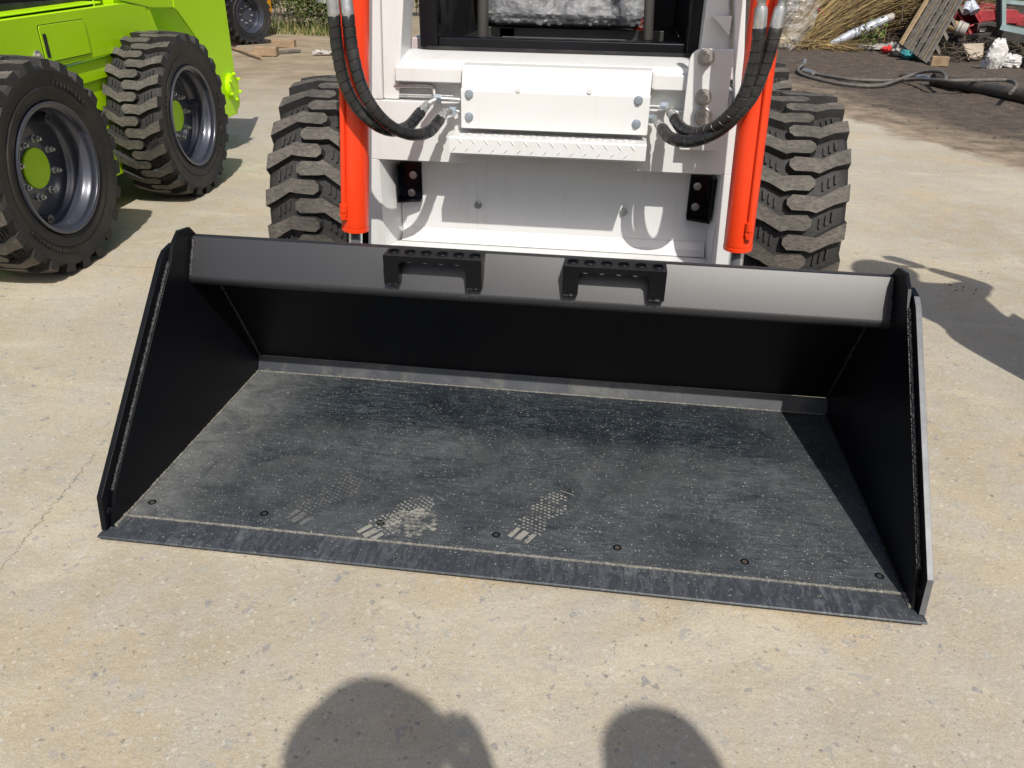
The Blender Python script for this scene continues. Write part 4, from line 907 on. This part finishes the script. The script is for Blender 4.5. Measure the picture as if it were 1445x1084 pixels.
# leaning pallet
A = pZ(1309, 92); Bc = pY(1268, 61, 11.35); Cc = pY(1368, -12, 11.45)
Wd = Cc-A; Dd = Bc-A; NN = Wd.cross(Dd).normalized()
if NN.y > 0: NN = -NN
palt = thing('pallet', tuple(A), 'weathered grey wooden pallet leaning on its edge against the scrap', 'pallet')
Wl = Wd.length; Dl = Dd.length; wv, dv = Wd/Wl, Dd/Dl
def pbox(name, u0, u1, v0, v1, n0, n1, mat): 
    q = lambda n: [A+wv*u0+dv*v0+NN*n, A+wv*u1+dv*v0+NN*n, A+wv*u1+dv*v1+NN*n, A+wv*u0+dv*v1+NN*n]
    b = MB(); b.hexa(q(n0), q(n1)); return b.build(name, mat, palt, bevel=.003)
ns = 6; sw = Dl/ns
for k in range(ns):
    for (u0, u1) in ((0, Wl),): pbox('slat', 0, Wl*1.0, k*sw+sw*.18, (k+1)*sw-sw*.20, 0, .022, 'woodt' if k in (5,) else 'wood')
    if k in (0, 3): pbox('slat', 0, Wl, (k+1)*sw-sw*.195, (k+1)*sw-sw*.12, 0, .024, 'woodt')
for k in range(6): pbox('bearer', Wl*(.02+k*.185), Wl*(.02+k*.185)+.08, 0.02, Dl-.02, -.10, -.001, 'wood')
b = MB(); c = pZ(1313, 93); b.box(0, .20, 0, .12, 0, .11, M=Matrix.Translation(c) @ Matrix.Rotation(R(-12), 4, 'Z')); tag(b.build('wood_block', 'woodb', bevel=.005), 'square brown wood block at the foot of the leaning pallet', 'wood block')
# red farm machine
RM = thing('farm_machine', tuple(pY(1385, 60, 12.2)-Vector((0, 0, pY(1385, 60, 12.2).z))), 'broken faded red farm machine with a hexagonal housing among the scrap', 'farm machine')
Yh = 12.0
def q2(px, py, Y=Yh): p = pY(px, py, Y); return (p.x, p.z)
b = MB(); outer = [q2(1352, 12), q2(1376, 17), q2(1384, 32), q2(1372, 48), q2(1360, 50), q2(1345, 30)]
inner_ = [(x*.88+.12*sum(o[0] for o in outer)/6, z*.88+.12*sum(o[1] for o in outer)/6) for x, z in outer]
n = 6; Y2 = Yh+.9; sh = (.42, .06)
vs = [(x, Yh, z) for x, z in outer]+[(x, Yh, z) for x, z in inner_]+[(x+sh[0], Y2, z+sh[1]) for x, z in outer]+[(x+sh[0]*.2, Yh+.35, z) for x, z in inner_]
fs = [(i, (i+1) % n, (i+1) % n+n, i+n) for i in range(n)]+[(i, (i+1) % n, (i+1) % n+2*n, i+2*n) for i in range(n)]+[(i+n, (i+1) % n+n, (i+1) % n+3*n, i+3*n) for i in range(n)]+[tuple(3*n+i for i in range(n)), tuple(2*n+i for i in range(n))]
b.add(vs, fs); b.build('housing', 'farmred', RM)
b = MB(); b.prism([q2(1378, 14, 12.1), q2(1403, 14, 12.1), q2(1405, 29, 12.1), q2(1385, 31, 12.1)], 12.1, 12.7, 'y'); b.prism([q2(1417, 13, 12.2), q2(1436, 14, 12.2), q2(1441, 24, 12.2), q2(1434, 34, 12.2), q2(1417, 33, 12.2)], 12.2, 12.7, 'y')
b.prism([q2(1436, 24, 12.3), q2(1452, 20, 12.3), q2(1452, 38, 12.3), q2(1434, 36, 12.3)], 12.3, 12.6, 'y'); b.build('hood', 'farmred', RM, bevel=.01)
b = MB(); b.prism([q2(1384, 3, 12.9), q2(1404, 6, 12.9), q2(1405, 13, 12.9), q2(1382, 12, 12.9)], 12.9, 13.5, 'y'); b.prism([q2(1196, -6, 13.2), q2(1206, -6, 13.2), q2(1204, 9, 13.2), q2(1195, 10, 13.2)], 13.2, 13.5, 'y'); b.prism([q2(1211, -6, 13.2), q2(1220, -6, 13.2), q2(1216, 12, 13.2), q2(1212, 14, 13.2)], 13.2, 13.5, 'y'); b.build('cover_sheet', 'farmred', RM, bevel=.01)
b = MB(); c0 = pY(1339, 36, 11.7); c1 = pY(1365, 43, 11.6); d = (c1-c0)
b.cyl(c0, c0+d*.42, .075, 18, .082); b.build('roller_core', 'woodt', RM, smooth=30)
b = MB(); b.cyl(c0+d*.45, c0+d*.62, .098, 20); b.cyl(c0+d*.66, c0+d*.98, .092, 20, .088); b.build('roller', 'pale', RM, smooth=30)
b = MB(); b.cyl(pY(1352, 20, 11.98), pY(1372, 48, 11.98), .012, 8); b.cyl(pY(1367, 44, 11.9), pY(1374, 58, 11.8), .012, 8); b.cyl(pY(1350, 45, 11.9), pY(1374, 35, 11.9), .012, 8); b.cyl(pY(1150, 10, 12.6), pY(1170, 26, 12.6), .018, 8); b.build('strut', 'farmred', RM, smooth=30)
b = MB(); b.cyl(pY(1362, 17, 11.9), pY(1366, 5, 12), .06, 14, .05); b.cyl(pY(1376, 17, 11.9), pY(1370, 3, 12), .07, 14, .05); b.build('canister', 'foil', RM, smooth=30)
b = MB(); b.prism([q2(1352, 52, 11.6), q2(1420, 44, 11.6), q2(1420, 49, 11.6), q2(1352, 59, 11.6)], 11.6, 11.75, 'y'); b.prism([q2(1380, 34, 11.9), q2(1404, 31, 11.9), q2(1404, 50, 11.9), q2(1378, 52, 11.9)], 11.9, 12.2, 'y'); b.build('base_beam', 'rust', RM, bevel=.005)
b = MB(); b.prism([q2(1382, 41, 11.88), q2(1394, 39, 11.88), q2(1394, 44, 11.88), q2(1382, 45, 11.88)], 11.86, 11.89, 'y'); b.build('scrap_plate', 'pale', RM)
# grey green steel frame
FR_ = thing('steel_rack', tuple(pZ(1418, 78)), 'grey green steel frame standing in front of the red machine at the right edge', 'steel frame')
def beam(name, a, c, w_, mat, par): b = MB(); b.tube([a, c], w_, 4); return b.build(name, mat, par)
beam('post', pY(1411, 48, 11.3), pY(1410, -60, 11.3), .045, 'rust', FR_); beam('post', pY(1416, 38, 11.2), pY(1416, -60, 11.2), .035, 'teal', FR_)
beam('rail', pY(1412, 38, 11.2), pY(1480, 52, 11.0), .05, 'teal', FR_); beam('rail', pY(1416, 2, 11.6), pY(1480, 8, 11.6), .035, 'teal', FR_)
beam('foot', pZ(1409, 52, .2), pZ(1413, 86), .03, 'rust', FR_); beam('foot', pY(1478, 50, 11.0), pZ(1490, 92), .03, 'rust', FR_)
b = MB(); b.prism([q2(1417, 40, 11.3), q2(1470, 52, 11.3), q2(1470, 66, 11.3), q2(1412, 54, 11.3)], 11.3, 11.9, 'y'); b.build('panel', 'rust', FR_)
# boards, sacks, rail
b = MB(); M4 = [pY(1359, 62, 11.0), pY(1388, 61, 11.0), pY(1386, 81, 10.9), pY(1367, 85, 10.85)]; b.hexa(M4, [v_+Vector((.02, .03, 0)) for v_ in M4]); tag(b.build('board', 'tan'), 'tan board propped up left of the white sack', 'board')
b = MB(); M4 = [pY(1410, 60, 10.6), pY(1419, 56, 10.6), pY(1421, 74, 10.5), pY(1410, 72, 10.5)]; b.hexa(M4, [v_+Vector((.02, .03, 0)) for v_ in M4]); tag(b.build('board', 'tan'), 'small tan scrap of board right of the white sack', 'board')
for k, (poly, lab) in enumerate((((1400, 74, .105, .17), 'upright crumpled white plastic sack against the scrap'), ((1398, 94, .12, .05), 'flattened white sack at the foot of the upright one'), ((1424, 92, .12, .07), 'torn white sack spread on the dirt at the right'))):
    px, py, rx, rz_ = poly; p = pZ(px, 98 if k == 0 else py+3)
    def fs_(u, v): a = u*6.283; return (p.x+math.cos(a)*math.sin(v*3.1+.02)*rx, p.y+math.sin(a)*math.sin(v*3.1+.02)*rx*.5, rz_+math.cos(v*3.1)*rz_), (math.cos(a), math.sin(a), math.cos(v*3.1))
    tag(crumple(fs_, 26, 20, rx*.30, 4.5, k*5).build('plastic_sack', 'white_bag', smooth=30), lab, 'sack')
b = MB(); b.cyl(pZ(1418, 82)+Vector((0, 0, .06)), pZ(1470, 104)+Vector((0, 0, .06)), .05, 4); tag(b.build('steel_rail', 'rust'), 'dark steel rail lying at the right edge', 'rail')
# hydraulic cylinder with hoses on the dirt
h0, h1 = pZ(1316, 122), pZ(1448, 148); dv_ = (h1-h0).normalized(); zz = Vector((0, 0, .068))
HC = thing('hydraulic_cylinder', tuple(h0), 'old oily black hydraulic cylinder with grey hoses lying on the dirt', 'hydraulic cylinder')
b = MB(); b.tube([h0+zz, h0+zz+dv_*.06, h0+zz+dv_*.062, h0+zz+dv_*1.10, h0+zz+dv_*1.13, h0+zz+dv_*1.30], [.066, .066, .058, .058, .064, .055], 24); b.build('barrel', 'rust', HC, smooth=30)
b = MB(); b.cyl(h0+zz, h0+zz-dv_*.30, .022, 16); b.build('rod', 'chrome', HC, smooth=30); b = MB(); b.cyl(h0+zz*.6-dv_*.30, h0+zz*.6-dv_*.50, .035, 14); b.build('rod_eye', 'rust', HC, smooth=30)
def ghose(pts, r=.018): b = MB(); b.tube(smooth_path(pts, 60), r, 10); return b.build('hose', 'hosegrey', HC, smooth=60)
def gz(px, py, z=.02): return pZ(px, py, z)
hh = ghose([gz(1135, 90, .06), gz(1126, 98), gz(1134, 106), gz(1165, 115), gz(1200, 120), gz(1240, 121), gz(1275, 110, .06), gz(1300, 102, .12), gz(1325, 101, .16), gz(1334, 107, .15), gz(1334, 114, .12)])
b = MB(); b.cyl(gz(1135, 90, .06), gz(1136, 85, .07), .022, 12); b.build('end_fitting', 'zinc', hh)
hh = ghose([gz(1133, 99, .05), gz(1155, 105), gz(1200, 112), gz(1250, 114), gz(1290, 112, .06), gz(1340, 114, .13), gz(1400, 113, .13), gz(1425, 114, .13), gz(1434, 120, .14), gz(1426, 131, .12)])
b = MB(); b.cyl(gz(1134, 99, .05), gz(1148, 103, .04), .024, 12); b.build('end_fitting', 'zinc', hh)
# bits
p = pZ(1282, 118); b = MB()
for (px, py) in ((1318, 152), (1410, 196)):
    c = pZ(px, py, gh(0, 0)); 
    for i in range(9): chip(b, (c.x+rnd.gauss(0, .05), c.y+rnd.gauss(0, .05), c.z+.008), rnd.uniform(.004, .010), 0, .6)
for (px, py) in ((1345, 402), (1367, 411), (1365, 408), (1385, 386)):
    c = pZ(px, py); 
    for i in range(5): chip(b, (c.x+rnd.gauss(0, .02), c.y+rnd.gauss(0, .015), .002), rnd.uniform(.002, .0045), 0, .6)
tag(b.build('clod', 'soil'), 'small dark clods of dirt lying on the pale ground', 'dirt', kind='stuff')

# ------------------------------------------------------------------ people just behind and beside the camera, known by their shadows
def skinned(name, joints, edges, mat, parent, sub=2, root=0):
    me = bpy.data.meshes.new(name); base = Vector(parent['_base']); me.from_pydata([tuple(Vector(j[0])-base) for j in joints], edges, []); me.materials.append(MT[mat])
    o = bpy.data.objects.new(name, me); COL.objects.link(o); o.parent = parent
    md = o.modifiers.new('skin', 'SKIN')
    for i, j in enumerate(joints):
        r_ = j[1]; me.skin_vertices[0].data[i].radius = r_ if isinstance(r_, tuple) else (r_, r_); me.skin_vertices[0].data[i].use_root = (i == root)
    o.modifiers.new('sub', 'SUBSURF').levels = sub; o.modifiers['sub'].render_levels = sub
    for p_ in me.polygons: p_.use_smooth = True
    md.use_smooth_shade = True
    return o
def person(x, y, H, label, hands, facing=Vector((0, 1, 0)), hat=False):
    s_ = H/1.72; f = facing.normalized(); r = Vector((f.y, -f.x, 0)); o = thing('person', (x, y, 0), label, 'person', None)
    P = lambda a, c, z: Vector((x, y, 0))+r*a*s_+f*c*s_+Vector((0, 0, z*s_))
    hl, hr, el, er = hands
    J = [(P(0, 0, .95), (.15, .11)), (P(0, 0, 1.15), (.135, .10)), (P(0, 0, 1.35), (.16, .11)), (P(0, 0, 1.45), (.08, .07)), (P(0, .01, 1.50), .055), (P(0, .02, 1.58), (.070, .085)), (P(0, .02, 1.64), (.073, .090)), (P(0, .01, 1.69), (.05, .06))]
    E = [(0, 1), (1, 2), (2, 3), (3, 4), (4, 5), (5, 6), (6, 7)]
    for sd, hnd, elb in ((-1, hl, el), (1, hr, er)):
        k = len(J); J += [(P(sd*.185, 0, 1.40), .055), (elb, .042), (elb.lerp(hnd, .55), .036), (hnd, .026)]; E += [(2, k), (k, k+1), (k+1, k+2), (k+2, k+3)]
        k = len(J); J += [(P(sd*.09, 0, .88), .09), (P(sd*.10, .02, .50), .058), (P(sd*.10, -.01, .28), .052), (P(sd*.10, -.02, .09), .036), (P(sd*.11, .10, .04), .034), (P(sd*.115, .17, .035), .025)]; E += [(0, k), (k, k+1), (k+1, k+2), (k+2, k+3), (k+3, k+4), (k+4, k+5)]
    body = skinned('body', J, E, 'skin', o)
    # shirt and trousers follow the body
    Js = [(P(0, 0, .90), (.165, .125)), (P(0, 0, 1.15), (.155, .12)), (P(0, 0, 1.35), (.175, .125)), (P(0, 0, 1.43), (.09, .08))]; Es = [(0, 1), (1, 2), (2, 3)]
    for sd, elb in ((-1, el), (1, er)): k = len(Js); Js += [(P(sd*.187, 0, 1.40), .068), (P(sd*.187, 0, 1.40).lerp(elb, .8), .058)]; Es += [(2, k), (k, k+1)]
    skinned('shirt', Js, Es, 'cloth', o)
    Jt = [(P(0, 0, .97), (.158, .12))]; Et = []
    for sd in (-1, 1): k = len(Jt); Jt += [(P(sd*.092, 0, .86), .105), (P(sd*.10, .02, .50), .075), (P(sd*.10, -.01, .12), .062)]; Et += [(0, k), (k, k+1), (k+1, k+2)]
    skinned('trousers', Jt, Et, 'cloth2', o)
    b = MB()
    prof = [(-.03, .092), (.01, .098), (.06, .088), (.10, .055), (.118, .001)]; c = P(0, -.005, 1.62); b.lathe([(h*s_, q*s_) for h, q in prof], 24, 'z', c); b.build('hair', 'hair', o, smooth=60)
    if hat: b = MB(); b.lathe([(.03, .10), (.025, .125), (.034, .128), (.045, .104), (.10, .088), (.115, .06), (.12, .001)], 28, 'z', P(0, .0, 1.63)); b.build('hat', 'cloth2', o, smooth=40)
    b = MB()
    for sd in (-1, 1): b.lathe([(-.012, .001), (-.008, .009), (.0, .012), (.008, .009), (.012, .001)], 12, 'z', P(sd*.032, .098, 1.60)); 
    b.tube([P(0, .10, 1.60), P(0, .120, 1.565), P(0, .10, 1.56)], [.008, .014, .010], 8); b.build('face', 'skin', o, smooth=60)
    for sd, hnd, elb in ((-1, hl, el), (1, hr, er)):     # hands: palm, four fingers, thumb
        d = (hnd-elb).normalized(); sv = d.cross(Vector((0, 0, 1))); sv = sv.normalized() if sv.length > .1 else r; up = sv.cross(d)
        J = [(hnd, .024), (hnd+d*.05, (.036, .016)), (hnd+d*.085, (.036, .014))]; E = [(0, 1), (1, 2)]
        for k in range(4):
            oo = sv*(k-1.5)*.0175; L = (.062, .075, .070, .055)[k]; i = len(J); J += [(hnd+d*.088+oo, .0105), (hnd+d*(.088+L*.5)+oo+up*-.006, .0098), (hnd+d*(.088+L*.9)+oo-up*.028, .0075)]; E += [(2, i), (i, i+1), (i+1, i+2)]
        i = len(J); J += [(hnd+d*.035+sv*sd*-.032, .011), (hnd+d*.075+sv*sd*-.052-up*.01, .009)]; E += [(1, i), (i, i+1)]
        skinned('hand', J, E, 'skin', o, 1)
    return o
phz = CAM
person(.335, -1.69, 1.70, 'person holding up a phone just behind the camera', (CAM+Vector((-.055, -.16, -.05)), Vector((.465, -1.535, 1.35)), Vector((.14, -1.56, 1.02)), Vector((.585, -1.66, 1.13))), Vector((-.1, 1, 0)), True)
person(.765, -1.585, 1.64, 'person standing to the right of the photographer, off camera', (Vector((.66, -1.50, .80)), Vector((.90, -1.58, 1.34)), Vector((.60, -1.62, 1.02)), Vector((1.03, -1.60, 1.13))))
person(1.76, .70, 1.72, 'person standing off camera to the right of the bucket', (Vector((1.62, .88, 1.00)), Vector((1.90, .90, 1.50)), Vector((1.50, .66, 1.12)), Vector((2.03, .84, 1.36))), Vector((-.25, 1, 0)), True)
# phone right behind the lens
b = MB(); Mp = cam.matrix_world @ Matrix.Translation((-.028, -.055, .012)); b.box(-.068, .082, -.036+.03, .036+.03, -.004, .004, M=Mp)
tag(b.build('phone', 'phone', bevel=.003), 'black phone held level at the camera position', 'phone')

for o in list(bpy.data.objects):
    if '_base' in o: del o['_base']
